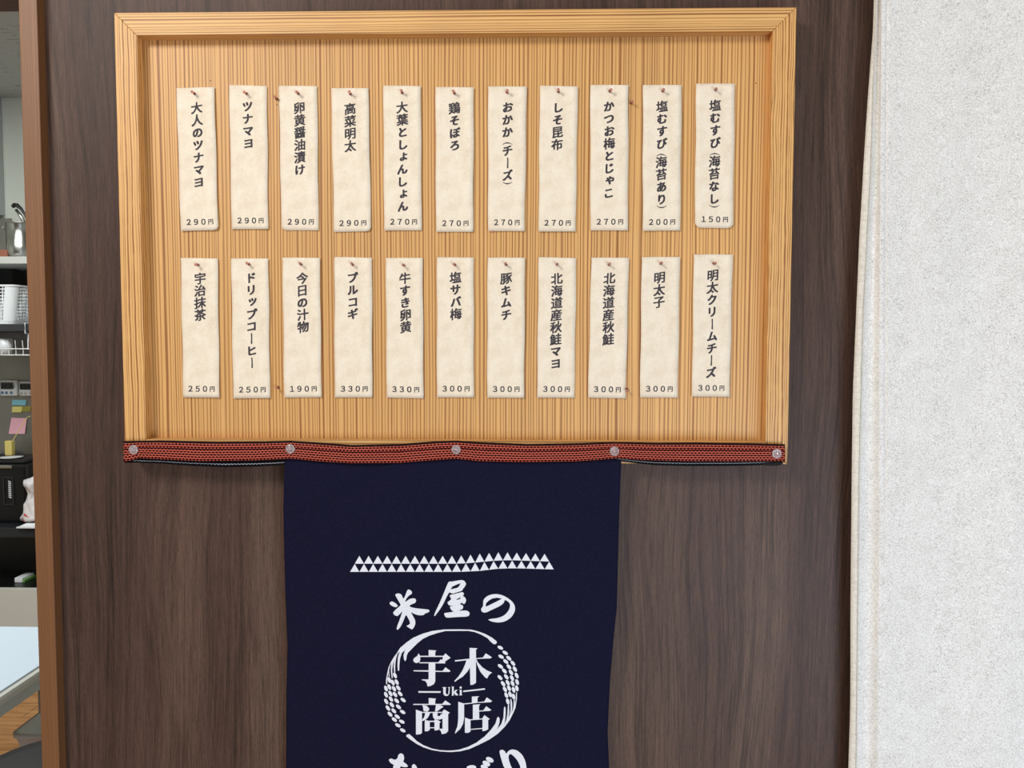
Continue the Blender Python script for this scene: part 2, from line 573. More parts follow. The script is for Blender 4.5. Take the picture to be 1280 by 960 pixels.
# slip: quad TL TR BR BL in px, column axis u, first character y, text, price
R1, R2 = 15.5, 15.2
SL = [
    ((220.5, 110), (267.8, 108.8), (272.6, 287.6), (225.8, 288.7), .525, 135.3, '大人のツナマヨ', '290', 0),
    ((286.4, 106), (333.6, 107.5), (335.2, 286.3), (289.6, 286.5), .485, 132.2, 'ツナマヨ', '290', 0),
    ((348.7, 107), (396.4, 107.5), (398.2, 288), (351.8, 288), .525, 134.4, '卵黄醤油漬け', '290', 0),
    ((414, 110), (460.4, 110.1), (463.9, 289), (417.5, 290), .49, 136, '高菜明太', '290', 0),
    ((479.2, 106.8), (526, 107.5), (526.9, 288), (480, 288), .50, 133.8, '大葉としょんしょん', '270', 0),
    ((544.6, 108.6), (592.1, 109), (591.2, 289.8), (544.9, 289.8), .50, 134.9, '鶏そぼろ', '270', 0),
    ((610.1, 107.9), (658.3, 108), (655.6, 288.9), (610.1, 288.7), .515, 133.8, 'おかか（チーズ）', '270', 0),
    ((674.7, 106.8), (722.2, 108), (719.5, 289.3), (673.2, 289.3), .48, 133.8, 'しそ昆布', '270', 0),
    ((737.9, 106), (785.6, 106), (784.7, 288), (737.9, 288), .495, 132.7, 'かつお梅とじゃこ', '270', 0),
    ((803.7, 106), (851.9, 106), (850.1, 288), (803.3, 288.5), .495, 132.9, '塩むすび（海苔あり）', '200', 0),
    ((870.3, 104.4), (918.8, 104.4), (916, 285.4), (868.3, 284.5), .50, 131.6, '塩むすび（海苔なし）', '150', 0),
    ((225.8, 322.3), (272.1, 323), (274.3, 497), (229, 496.7), .51, 347.7, '宇治抹茶', '250', 1),
    ((289, 323), (335.4, 323), (337.4, 497.6), (291.4, 498), .525, 347.2, 'ドリップコーヒー', '250', 1),
    ((353.1, 321.8), (399.7, 322.3), (401.7, 496.5), (355.3, 497.1), .525, 347.7, '今日の汁物', '190', 1),
    ((418, 321), (465, 322.3), (465.2, 496.7), (418.4, 496.9), .48, 346.6, 'プルコギ', '330', 1),
    ((482.3, 322.3), (528.4, 322.3), (529.3, 498), (483.4, 497.1), .52, 347.7, '牛すき卵黄', '330', 1),
    ((546.2, 321.4), (592.1, 322), (592.1, 496.7), (546, 496.7), .51, 346.6, '塩サバ梅', '300', 1),
    ((609.5, 321.8), (656.1, 322), (655, 497.3), (609, 497.1), .505, 347.7, '豚キムチ', '300', 1),
    ((673.2, 321.2), (720.4, 322.5), (717.8, 497.3), (671.2, 497), .49, 347.7, '北海道産秋鮭マヨ', '300', 1),
    ((739.2, 321.8), (786.1, 322), (781.9, 498), (735.1, 497.1), .495, 347.7, '北海道産秋鮭', '300', 1),
    ((802.2, 321.2), (849.9, 321), (847, 497.1), (800, 496.7), .475, 347, '明太子', '300', 1),
    ((867.2, 317.9), (915.8, 318), (912, 496), (865, 495.6), .50, 344, '明太クリームチーズ', '300', 1),
]
PINS = [(243.6, 117.4), (308.6, 117.3), (373, 117.2), (438.3, 118), (502.8, 116.4), (568.2, 117), (633.6, 115.6), (698, 115), (762, 114.3), (828.3, 114), (894.3, 112.5),
        (247.8, 331), (311.7, 330.6), (376.2, 330.4), (440.8, 330.8), (505, 331.7), (568.8, 331), (632.6, 331), (696.2, 330.6), (761.1, 331), (826, 329.6), (892, 329.3)]
ORD = ['leftmost', 'second from left', 'third from left', 'fourth from left', 'fifth from left', 'middle', 'fifth from right', 'fourth from right', 'third from right', 'second from right', 'rightmost']


def slip_fn(i):
    TL, TR, BR, BL = [Vector(p) for p in SL[i][:4]]
    rnd = random.Random(i * 13 + 5)
    c = [rnd.uniform(0, 1) for _ in range(8)]
    pu = (PINS[i][0] - TL.x) / (TR.x - TL.x)

    def fn(u, v, off=0.0):
        p = (TL * (1 - u) + TR * u) * (1 - v) + (BL * (1 - u) + BR * u) * v
        lift = .0009
        lift += (.0006 + .0008 * c[0]) * (2 * u - 1) ** 2 + .0008 * c[1] * sm((v - .75) * 4) * (.5 + c[2] * u + (1 - c[2]) * (1 - u))
        lift += .0006 * math.sin(v * PI) * (.4 + c[3])
        lift += .00025 * math.sin(v * 9 + c[4] * 6 + u * 2) + .0009 * c[5] * sm((.1 - v) * 10) * (u if c[6] > .5 else 1 - u) * 1.3
        d = math.hypot((u - pu) * .26, v - .05)
        lift *= .25 + .75 * sm(d / .14)
        px = p.x + .35 * math.sin(v * 11 + c[7] * 6) * (1 if 0 < v < 1 else 0)
        q = at(px, p.y, YP - .0003 - lift - off)
        return q
    return fn


top_row, bottom_row = 'paper menu slips in the top row', 'paper menu slips in the bottom row'
for i, s in enumerate(SL):
    fn = slip_fn(i); row = s[8]; col = i % 11
    TL, TR, BR, BL = s[:4]
    base = fn(.5, 1.0)
    root = empty('menu_slip', base, 'cream paper slip reading %s %s円, %s in the %s row' % (s[6], s[7], ORD[col], 'lower' if row else 'upper'),
                 'menu slip', bottom_row if row else top_row)
    NU, NV = 8, 36
    V = [fn(a / NU, b / NV) for b in range(NV + 1) for a in range(NU + 1)]
    Fc = [[b * (NU + 1) + a, (b + 1) * (NU + 1) + a, (b + 1) * (NU + 1) + a + 1, b * (NU + 1) + a + 1] for b in range(NV) for a in range(NU)]
    # clip the soft corners of a few slips
    if i in (10, 2, 0, 3):
        for (a, b, du, dv) in (((0, NV, .05, -.010), (NU, NV, -.05, -.010)) if i == 10 else ((0, NV, .04, -.009),) if i == 2 else ((NU, NV, -.035, -.007),)):
            V[b * (NU + 1) + a] = fn(a / NU + du, b / NV + dv)
    o = mobj('paper', V, Fc, 'paper', root, smooth=True)
    md = o.modifiers.new('thickness', 'SOLIDIFY'); md.thickness = .00025; md.offset = -1
    w = TR[0] - TL[0]; h = BL[1] - TL[1]
    for nm, (tv, tf), uc in (('lettering', column_text(s[6], s[5], R2 if row else R1), s[4]), ('price_lettering', price_text(s[7], BL[1] - 10.8), .51)):
        VV = []
        for (dx, yy) in tv:
            VV.append(fn(uc + dx / w, (yy - TL[1]) / h, .00022))
        o = mobj(nm, VV, tf, 'ink', root)

# curled corner of the tea slip
# ------------------------------------------------------------------ push pins
pin0 = None
NAMES = [s[6] for s in SL]


def make_pin():
    r = empty('push_pin', (0, 0, 0), '', 'push pin', 'rose push pins on the board')
    v, f = lathe([(.00045, -.003), (.0005, 0), (.0005, .0016)], (0, 0, 0), (0, -1, 0), 10); mobj('needle', v, f, 'steel', r)
    v, f = lathe([(.0014, .0006), (.0018, .0010), (.0018, .0018), (.0011, .0022)], (0, 0, 0), (0, -1, 0), 16); mobj('collar', v, f, 'copper', r, True)
    v, f = lathe([(.0010, .0020), (.0009, .0042), (.0013, .0060), (.0018, .0068), (.0018, .0078), (.0012, .0084)], (0, 0, 0), (0, -1, 0), 16)
    mobj('head', v, f, 'rose', r, True)
    return r


pin0 = make_pin()
for i, (px, py) in enumerate(PINS):
    yb = YP - .0009
    lab = 'rose push pin holding the %s slip of the %s row, reading %s' % (ORD[i % 11], 'lower' if i > 10 else 'upper', NAMES[i])
    if i == 0: o = pin0; o.location = at(px, py, yb); o['label'] = lab
    else: o = copy_tree(pin0, at(px, py, yb), lab)
    o.rotation_euler = (random.uniform(-.16, .12), 0, random.uniform(-.12, .16))
for (px, py, lab) in ((346, 124, 'spare rose push pin in bare wood left of the slip reading 卵黄醤油漬け'),
                      (788.5, 129, 'spare rose push pin in bare wood right of the slip reading かつお梅とじゃこ'),
                      (348, 484, 'spare pale push pin in bare wood between the 250円 and 190円 slips'),
                      (784.2, 486.5, 'spare rose push pin by the lower right edge of the slip reading 北海道産秋鮭')):
    o = copy_tree(pin0, at(px, py, YP + .0001), lab)
    o.rotation_euler = (random.uniform(-.2, .2), 0, random.uniform(-.2, .2))

# ------------------------------------------------------------------ apron
LE = [(572, 355.5), (639, 354), (735, 356.5), (810, 359.4), (860, 358), (960, 357.5), (1600, 352)]
RE = [(560, 777), (577, 776.5), (643, 774), (760, 771), (802, 766.5), (852, 762.5), (914, 759.6), (952, 761), (1050, 764), (1600, 760)]


def apron_Y(px, py):
    t = sm((py - 575) / 420)
    y_ = -.0346 + .010 * t
    a = (px - 355) / 420
    y_ -= .0035 * t * math.sin(a * 2 * PI * 1.4 + .8) + .0022 * t * math.sin(a * 2 * PI * 2.7 + py / 160)
    y_ += .006 * sm((py - 640) / 250) * sm((a - .86) / .14)
    y_ += .0022 * math.exp(-((px - 768) / 34) ** 2) * sm((640 - py) / 50)
    # folded flap at the upper left
    d = ((px - 355) * 58 + (py - 642) * 125) / math.hypot(58, 125)
    m_ = sm((520 - px) / 40)
    y_ += +.0016 * (1 - sm((d + 1.5) / 2.2)) * m_ - .0012 * math.exp(-((d - 2) / 2.0) ** 2) * m_
    # faint level fold crease
    y_ -= .0005 * math.exp(-((py - 816) / 1.6) ** 2) * sm((560 - px) / 60)
    return y_


apron = empty('apron', at(566, 575, -.031), 'navy cotton shop apron pinned by its waistband below the menu board', 'apron')
rows = [572 + 2.0 * i for i in range(150)] + [872 + 4 * i for i in range(40)] + [1032 + 14 * i for i in range(38)]
NU = 130
V = []
for py in rows:
    xl, xr = lerp_tab(LE, py), lerp_tab(RE, py)
    for a in range(NU + 1):
        px = xl + (xr - xl) * a / NU
        V.append(at(px, py, apron_Y(px, py)))
Fc = [[b * (NU + 1) + a, (b + 1) * (NU + 1) + a, (b + 1) * (NU + 1) + a + 1, b * (NU + 1) + a + 1] for b in range(len(rows) - 1) for a in range(NU)]
o = mobj('cloth', V, Fc, 'navy', apron, smooth=True)
md = o.modifiers.new('thickness', 'SOLIDIFY'); md.thickness = .0006; md.offset = -1

cr = [(356.5 + 2.0 * i, 641.6 - 2.0 * i * 58 / 125) for i in range(60)]
v, f = tube([at(x, y_, apron_Y(x, y_) - .0003) for x, y_ in cr], .00045, 6); mobj('fold_highlight', v, f, 'navy_highlight', apron, True)  # thin tube added as the highlight along the diagonal fold
cr = [(360 + 4.0 * i, 815.8 + .3 * math.sin(i)) for i in range(40)]
v, f = tube([at(x, y_, apron_Y(x, y_) + .00005) for x, y_ in cr], .0004, 6); mobj('fold_highlight', v, f, 'navy_highlight', apron, True)  # same added highlight on the level crease
pz = [0]


def print_poly(loops_px, store):
    """flat printed shape, given as outlines in photo pixels, laid on the cloth"""
    pz[0] += 1
    loops = [[Vector((x, -y_, 0)) for x, y_ in lp] for lp in loops_px]
    tri = tessellate_polygon(loops)
    pts = [p for lp in loops_px for p in lp]
    bm = bmesh.new(); vs = [bm.verts.new((x, -y_, 0)) for x, y_ in pts]
    for t in tri:
        try: bm.faces.new([vs[k] for k in t])
        except ValueError: pass
    for _ in range(3):
        es = [e_ for e_ in bm.edges if e_.calc_length() > 7]
        if not es: break
        bmesh.ops.subdivide_edges(bm, edges=es, cuts=1)
        bmesh.ops.triangulate(bm, faces=[f for f in bm.faces if len(f.verts) > 3])
    bmesh.ops.recalc_face_normals(bm, faces=bm.faces)
    bm.verts.index_update()
    n = len(store[0])
    off = .0004 + .000004 * pz[0] % .0003
    for v in bm.verts: store[0].append(at(v.co.x, -v.co.y, apron_Y(v.co.x, -v.co.y) - off))
    for f in bm.faces:
        ids = [v.index + n for v in f.verts]
        if f.normal.z < 0: ids.reverse()
        ids.reverse(); store[1].append(ids[::-1])
    bm.free()


def S(ox, oy, sc, *pts):
    return [(ox + x / sc, oy + y_ / sc) for x, y_ in pts]


def smooth_loop(lp, k=1):
    """one round of corner cutting for brushed outlines"""
    for _ in range(k):
        r = []
        for a, b in zip(lp, lp[1:] + lp[:1]):
            r += [(a[0] * .78 + b[0] * .22, a[1] * .78 + b[1] * .22), (a[0] * .22 + b[0] * .78, a[1] * .22 + b[1] * .78)]
        lp = r
    return lp


def ell(cx, cy, a, b, ang, n=14):
    c, s_ = math.cos(math.radians(ang)), math.sin(math.radians(ang))
    return [(cx + a * math.cos(t) * c - b * math.sin(t) * s_, cy + a * math.cos(t) * s_ + b * math.sin(t) * c) for t in [2 * PI * i / n for i in range(n)]]


# band of little triangles
st = ([], [])
BASE = [(430, 714.8), (575, 714.8), (600, 713.6), (622, 710.9), (640, 710.3), (655, 710.6), (695, 711.8)]
TOP = [(430, 694.8), (560, 694.8), (580, 694.4), (600, 692.0), (622, 690.4), (640, 690.6), (695, 693)]
def bt(x, f): return lerp_tab(BASE, x) * (1 - f) + lerp_tab(TOP, x) * f
x0, x1 = 437.6, 692.3
p = (x1 - x0) / 22
for i in range(22):
    a = x0 + p * i
    print_poly([[(a + .1, bt(a, 0)), (a + p - .1, bt(a + p, 0)), (a + p / 2, bt(a + p / 2, .49))]], st)
for i in range(21):
    a = x0 + p * (i + .5)
    print_poly([[(a + .1, bt(a, .51)), (a + p - .1, bt(a + p, .51)), (a + p / 2, bt(a + p / 2, 1.0))]], st)
mobj('triangle_band', st[0], st[1], 'white_print', apron)

# brushed heading
st = ([], [])
A = lambda *p: S(480, 720, 13.71, *p)
print_poly([smooth_loop(A((95, 465), (105, 445), (140, 435), (190, 460), (235, 500), (230, 525), (200, 537), (150, 520), (105, 490)))], st)
print_poly([smooth_loop(A((190, 325), (210, 302), (265, 298), (300, 320), (335, 400), (370, 320), (400, 240), (425, 230), (465, 250), (483, 285), (470, 312), (425, 335), (385, 385), (358, 440), (375, 440), (440, 392), (500, 380), (540, 390), (552, 425), (535, 462), (480, 480), (425, 515), (480, 540), (560, 555), (700, 568), (765, 575), (783, 600), (765, 620), (700, 645), (680, 670), (600, 675), (530, 655), (455, 615), (500, 690), (535, 760), (538, 820), (515, 880), (480, 918), (455, 905), (385, 860), (395, 848), (430, 835), (450, 810), (430, 750), (375, 655), (345, 740), (300, 840), (265, 895), (235, 922), (215, 915), (225, 860), (260, 770), (300, 660), (315, 600), (260, 665), (225, 690), (180, 672), (155, 635), (170, 605), (230, 550), (290, 500), (265, 455), (225, 385)))], st)
mobj('printed_character', st[0], st[1], 'white_print', apron); st = ([], [])
A = lambda *p: S(530, 715, 13.71, *p)
print_poly([smooth_loop(A((440, 160), (460, 168), (640, 135), (690, 150), (725, 200), (700, 250), (660, 300), (655, 320), (560, 350), (490, 372), (450, 355), (430, 348), (380, 440), (330, 550), (260, 660), (205, 730), (185, 758), (172, 750), (190, 690), (250, 570), (320, 410), (380, 260), (415, 180))),
            A((455, 300), (485, 250), (560, 215), (630, 190), (605, 240), (575, 270))], st)
print_poly([smooth_loop(A((440, 395), (500, 382), (570, 365), (650, 343), (675, 350), (685, 385), (660, 412), (700, 430), (725, 485), (705, 535), (680, 553), (655, 525), (615, 545), (625, 560), (665, 568), (672, 610), (655, 640), (610, 652), (600, 665), (740, 658), (785, 700), (775, 745), (740, 765), (580, 770), (400, 785), (365, 770), (340, 710), (370, 700), (520, 680), (480, 665), (450, 620), (445, 590), (520, 572), (440, 578), (415, 555), (400, 520), (430, 500), (470, 465), (445, 420))),
            A((545, 475), (600, 445), (632, 430), (620, 460), (585, 475))], st)
mobj('printed_character', st[0], st[1], 'white_print', apron); st = ([], [])
A = lambda *p: S(590, 725, 13.71, *p)
print_poly([smooth_loop(A((150, 500), (190, 450), (192, 370), (205, 325), (260, 275), (340, 245), (430, 240), (520, 260), (600, 300), (680, 360), (725, 420), (742, 490), (725, 560), (680, 630), (620, 680), (550, 715), (460, 730), (380, 722), (320, 705), (270, 678), (330, 665), (430, 655), (520, 625), (590, 575), (640, 500), (655, 430), (640, 390), (600, 355), (558, 340), (550, 385), (510, 425), (440, 465), (330, 515), (260, 550), (210, 562), (170, 545))),
            A((232, 450), (240, 400), (290, 350), (350, 315), (430, 303), (510, 318), (470, 345), (380, 390), (300, 430), (250, 452))], st)
mobj('printed_character', st[0], st[1], 'white_print', apron)

# shop name in the middle of the wreath
st = ([], [])
A = lambda *p: S(510, 805, 16, *p)
for q in (((215, 185), (245, 250), (245, 320), (220, 365), (165, 382), (120, 360), (103, 315), (130, 275), (180, 245), (205, 205)),
          ((413, 120), (568, 130), (545, 160), (543, 240), (413, 240)), ((240, 236), (705, 236), (705, 258), (240, 258)),
          ((750, 188), (852, 278), (735, 352), (752, 380), (600, 374), (655, 305), (685, 322), (705, 240)),
          ((222, 365), (745, 366), (740, 388), (225, 384)),
          ((413, 375), (545, 375), (545, 740), (520, 800), (460, 835), (390, 850), (380, 790), (345, 740), (270, 718), (285, 708), (413, 708)),
          ((103, 536), (120, 526), (413, 526), (690, 540), (748, 465), (852, 540), (830, 558), (545, 556), (120, 546))):
    print_poly([A(*q)], st)
A = lambda *p: S(560, 805, 16, *p)
for q in (((135, 325), (370, 300), (700, 270), (755, 185), (878, 265), (850, 287), (580, 297), (370, 325), (145, 352)),
          ((432, 78), (592, 85), (560, 115), (560, 775), (500, 815), (447, 818), (440, 465), (432, 300)),
          ((370, 320), (440, 310), (440, 470), (390, 550), (300, 650), (210, 705), (140, 755), (125, 740), (210, 650), (290, 530), (345, 400)),
          ((562, 290), (600, 370), (680, 460), (780, 530), (882, 570), (820, 620), (780, 692), (740, 665), (650, 560), (590, 430), (563, 340))):
    print_poly([A(*q)], st)
A = lambda *p: S(510, 865, 16, *p)
for q in (((415, 120), (562, 132), (545, 160), (543, 240), (415, 240)),
          ((100, 246), (120, 238), (685, 238), (745, 168), (858, 245), (840, 258), (110, 258)),
          ((285, 258), (370, 272), (425, 330), (415, 370), (385, 395), (330, 385), (308, 370), (303, 310)),
          ((560, 258), (640, 260), (710, 295), (660, 330), (575, 392), (540, 390)),
          ((158, 352), (280, 395), (280, 820), (240, 845), (160, 852)), ((275, 398), (690, 398), (690, 417), (275, 417)),
          ((690, 385), (725, 348), (835, 415), (803, 440), (803, 780), (760, 825), (680, 845), (655, 780), (625, 750), (640, 735), (690, 735)),
          ((340, 415), (445, 415), (400, 510), (360, 550), (290, 580), (280, 560), (320, 510), (338, 460)),
          ((500, 400), (590, 415), (590, 480), (640, 480), (665, 430), (690, 450), (690, 530), (640, 550), (540, 550), (505, 510), (495, 460)),
          ((335, 560), (435, 580), (435, 760), (390, 785), (335, 785)), ((430, 575), (530, 575), (530, 600), (430, 600)),
          ((530, 550), (600, 560), (655, 600), (630, 620), (630, 740), (590, 765), (530, 770)), ((430, 706), (535, 706), (535, 724), (430, 724))):
    print_poly([A(*q)], st)
A = lambda *p: S(560, 865, 16, *p)
for q in (((478, 92), (625, 85), (590, 115), (590, 205), (478, 220)),
          ((320, 228), (590, 205), (725, 190), (775, 108), (885, 182), (850, 205), (590, 217), (330, 248)),
          ((205, 195), (290, 222), (322, 230), (322, 520), (300, 640), (250, 730), (145, 832), (140, 815), (190, 680), (205, 540)),
          ((497, 255), (645, 245), (620, 280), (625, 540), (497, 545)),
          ((620, 372), (705, 368), (765, 285), (868, 360), (830, 378), (620, 390)),
          ((338, 510), (420, 540), (450, 548), (450, 790), (400, 818), (338, 815)), ((440, 548), (690, 528), (690, 546), (450, 565)),
          ((690, 520), (728, 462), (835, 540), (803, 560), (803, 745), (760, 770), (690, 785)), ((445, 740), (695, 718), (695, 737), (445, 757))):
    print_poly([A(*q)], st)
A = lambda *p: S(515, 850, 12.8, *p)
for q in (((100, 178), (460, 180), (455, 205), (105, 203)), ((820, 170), (1165, 132), (1168, 155), (820, 193)),
          ((485, 115), (550, 115), (540, 130), (540, 210), (560, 236), (582, 222), (588, 130), (572, 115), (612, 115), (602, 135), (600, 215), (575, 250), (545, 258), (510, 240), (500, 210), (500, 130)),
          ((630, 105), (668, 105), (668, 248), (632, 248), (640, 235), (640, 120)),
          ((668, 190), (700, 157), (730, 157), (700, 190), (742, 243), (702, 247), (668, 205)),
          ((752, 157), (795, 157), (795, 230), (806, 243), (755, 246), (765, 230), (765, 165))):
    print_poly([A(*q)], st)
print_poly([ell(515 + 779 / 12.8, 850 + 122 / 12.8, 1.45, 1.45, 0)], st)
mobj('emblem_lettering', st[0], st[1], 'white_print', apron)

# rice-ear wreath
st = ([], [])
H = S(475, 780, 12, (250, 440), (300, 360), (400, 275), (500, 205), (640, 145), (780, 105), (960, 82), (1200, 80))
I_ = S(560, 780, 12, (350, 85), (450, 110), (560, 150), (660, 205), (725, 255), (733, 280), (715, 302), (680, 300), (640, 265), (590, 210), (500, 160), (400, 120), (300, 103), (180, 103))
H2 = S(475, 780, 12, (980, 105), (860, 135), (740, 175), (640, 225), (560, 290), (470, 380), (420, 430), (400, 480), (395, 530), (375, 560), (360, 530), (352, 470), (365, 420), (385, 385), (330, 430), (300, 520), (290, 620), (288, 700), (268, 700), (262, 620), (268, 500), (285, 440), (300, 410), (262, 450), (240, 520), (228, 620), (228, 730), (212, 730), (205, 640), (212, 545), (195, 600), (182, 690), (190, 810), (176, 815), (162, 700), (165, 640), (172, 585), (150, 630), (136, 700), (145, 790), (133, 790), (125, 725), (112, 790), (108, 900), (92, 905), (90, 840), (108, 740), (128, 650), (165, 570), (205, 500))
print_poly([H + I_ + H2], st)
J = S(475, 845, 9.6, (320, 705), (350, 697), (390, 730), (440, 780), (520, 830), (620, 870), (720, 890), (816, 895))
K1 = S(560, 845, 9.6, (60, 893), (140, 882), (240, 850), (340, 800), (440, 725), (520, 640), (570, 570), (590, 500), (605, 488), (620, 510), (618, 560), (590, 640), (640, 575), (665, 500), (672, 380), (680, 365), (692, 390), (690, 480), (682, 555), (665, 600), (700, 530), (712, 460), (720, 340), (732, 340), (735, 430), (724, 505), (742, 460), (752, 400), (748, 280), (758, 272), (770, 330), (770, 400), (757, 455), (780, 400), (788, 350), (788, 285), (800, 285), (805, 340), (812, 300), (818, 195), (828, 195), (826, 280), (810, 380), (780, 450), (740, 530), (680, 610), (600, 690), (500, 760), (380, 820), (260, 875), (150, 903), (40, 912))
J2 = S(475, 845, 9.6, (830, 912), (720, 905), (620, 888), (520, 855), (440, 815), (360, 760), (315, 725))
print_poly([J + K1 + J2], st)
gl = S(475, 845, 9.6, (112, 48), (153, 78), (200, 72), (72, 150), (112, 132), (168, 152), (220, 143), (72, 225), (125, 210), (180, 222), (242, 213), (75, 306), (131, 276), (200, 297), (278, 288), (95, 385), (142, 346), (222, 370), (120, 458), (165, 418), (272, 432), (172, 523), (207, 487), (215, 592), (262, 548), (273, 652)) + S(475, 780, 12, (225, 772))
gr = S(560, 780, 12, (785, 355), (858, 432), (797, 490), (912, 513), (867, 563), (974, 590), (787, 635), (914, 642), (1003, 676), (846, 705), (945, 726), (1030, 773), (780, 803), (875, 792), (960, 810), (1037, 870), (826, 897), (896, 880), (968, 890)) + \
    S(560, 845, 9.6, (662, 93), (826, 147), (683, 160), (732, 146), (787, 165), (700, 230), (745, 220), (787, 247), (717, 305))
for (x, y_) in gr:
    a = 28 + (y_ - 809) * .62 + (x - 632) * 1.0
    print_poly([ell(x, y_, 3.85, 2.0, max(28, min(78, a)))], st)
for (x, y_) in gl:
    a = 28 + (913 - y_) * .5 + (496 - x) * 1.0
    print_poly([ell(x, y_, 3.85, 2.0, max(28, min(78, a)))], st)
mobj('wreath_emblem', st[0], st[1], 'white_print', apron)

# tops of the last brushed line
st = ([], [])
A = lambda *p: S(470, 920, 6.4, *p)
for q in (((100, 190), (120, 178), (150, 192), (172, 180), (178, 150), (200, 136), (222, 150), (226, 185), (215, 205), (250, 228), (256, 248), (225, 250), (190, 240), (185, 330), (230, 350), (225, 400), (150, 400), (120, 350), (150, 330), (135, 250), (145, 232), (115, 215)),
          ((285, 240), (300, 222), (320, 235), (335, 270), (310, 290), (290, 270)),
          ((985, 120), (1005, 108), (1030, 118), (1040, 145), (1060, 118), (1090, 106), (1130, 115), (1170, 150), (1195, 200), (1205, 256), (1200, 330), (1170, 400), (1150, 400), (1160, 256), (1130, 190), (1090, 150), (1070, 142), (1058, 165), (1070, 220), (1110, 300), (1080, 320), (1025, 256), (1003, 190)),
          ((720, 250), (745, 235), (780, 232), (805, 245), (800, 400), (760, 400))):
    print_poly([smooth_loop(A(*q))], st)
    if q[0] != (720, 250):
        mobj('printed_character', st[0], st[1], 'white_print', apron); st = ([], [])
for (x, y_) in ((910, 190), (883, 220), (868, 252)):
    print_poly([ell(470 + x / 6.4, 920 + y_ / 6.4, 5.2, 3.0, 28)], st)
mobj('printed_character', st[0], st[1], 'white_print', apron)


# waistband (pinned over the bottom rail) and the strap that hangs behind it
BT = [(154, 551.2), (200, 550.4), (270, 552), (330, 551.6), (363, 550.8), (400, 553.2), (440, 556.2), (500, 555), (545, 551.5), (570, 550.6), (600, 552.5), (660, 555), (720, 554), (768, 552.2), (820, 553.5), (870, 553), (940, 554.2), (982, 555.2)]
BB = [(154, 577.6), (163, 577.2), (173, 573.6), (200, 575), (250, 577.5), (320, 576.5), (363, 574.2), (400, 577.8), (440, 580), (500, 579.6), (545, 576), (570, 574.4), (600, 577.6), (650, 578.6), (720, 577.8), (750, 575.6), (772, 573.4), (800, 575.8), (860, 577.6), (930, 577.6), (982, 577.2)]
TACKS = [(167, 562), (363, 561), (570, 562), (768, 564), (971, 567)]


def belt_Y(px, v):
    y_ = -.0370
    for (tx, _) in TACKS: y_ += .0012 * math.exp(-((px - tx) / 16) ** 2)
    return y_ - .0007 * math.sin(px / 17.0) * v - .0012 * math.sin(v * PI)


def strip(name, T, B, x0, x1, nx, nv, yf, mat, parent):
    V, UV = [], []
    for a in range(nx + 1):
        px = x0 + (x1 - x0) * a / nx
        for b in range(nv + 1):
            v = b / nv; py = lerp_tab(T, px) * (1 - v) + lerp_tab(B, px) * v
            q = at(px, py, yf(px, v)); V.append(q); UV.append((q.x, 1 - v))
    Fc = [[a * (nv + 1) + b, a * (nv + 1) + b + 1, (a + 1) * (nv + 1) + b + 1, (a + 1) * (nv + 1) + b] for a in range(nx) for b in range(nv)]
    o = mobj(name, V, Fc, mat, parent, smooth=True, uvs=UV)
    md = o.modifiers.new('thickness', 'SOLIDIFY'); md.thickness = .0009; md.offset = -1
    return o


strip('waistband', BT, BB, 154.5, 981.3, 260, 8, belt_Y, 'belt', apron)
ST = [(150, 566), (990, 566)]
SB1 = [(156, 578.6), (172, 578.3), (200, 579.4), (240, 582.4), (280, 584), (320, 583.4), (358, 581.2)]
SB2 = [(772, 575.5), (790, 578.5), (820, 581.6), (860, 582.6), (920, 582.4), (979, 580.6)]
strip('strap', ST, SB1, 156, 360, 70, 6, lambda px, v: -.0318 - .0008 * v + .0004 * math.sin(px / 9), 'strap', apron)
strip('strap', ST, SB2, 770, 978, 70, 6, lambda px, v: -.0318 - .0008 * v + .0004 * math.sin(px / 9), 'strap', apron)
v, f = tube([at(952, 580.2, -.0335), at(965, 580.2, -.0338), at(973, 579.5, -.0338), at(978, 578.5, -.0335)], [.0012, .0022, .0026, .0016], 10)
mobj('strap_end', v, f, 'black_edge', apron, True)

# clear tacks
tk = None
for i, (px, py) in enumerate(TACKS):
    lab = 'clear round thumbtack in the red waistband, ' + ['at its left end', 'over the left edge of the apron', 'above the middle of the apron', 'over the right edge of the apron', 'at its right end'][i]
    loc = at(px, py, -.0373)
    if tk is None:
        tk = empty('thumbtack', (0, 0, 0), lab, 'thumbtack', 'clear thumbtacks along the waistband')
        v, f = lathe([(.0058, 0), (.0062, .0006), (.0060, .0013), (.0046, .0017), (.0040, .0013), (.0030, .0014), (.0024, .0030), (.0015, .0036)], (0, 0, 0), (0, -1, 0), 28)
        mobj('head', v, f, 'clear', tk, True)
        v, f = lathe([(.0005, -.008), (.0006, 0), (.0006, .0012)], (0, 0, 0), (0, -1, 0), 8); mobj('needle', v, f, 'steel', tk)
        tk.location = loc
    else:
        copy_tree(tk, loc, lab)

# ------------------------------------------------------------------ curtain
CE = [(-500, 1105), (0, 1092.2), (40, 1091), (118, 1085), (195, 1080), (300, 1074), (400, 1069.8), (490, 1066), (595, 1064.6), (765, 1063), (840, 1063), (890, 1062.6), (960, 1060.4), (1500, 1050)]
CH = [(-500, 1107), (0, 1096.2), (100, 1092.5), (195, 1090), (400, 1079.6), (595, 1074.8), (765, 1073), (960, 1071), (1500, 1061)]
CR = [(-500, 1112), (0, 1102), (195, 1100.5), (400, 1100), (595, 1100), (765, 1099), (960, 1097), (1500, 1092)]


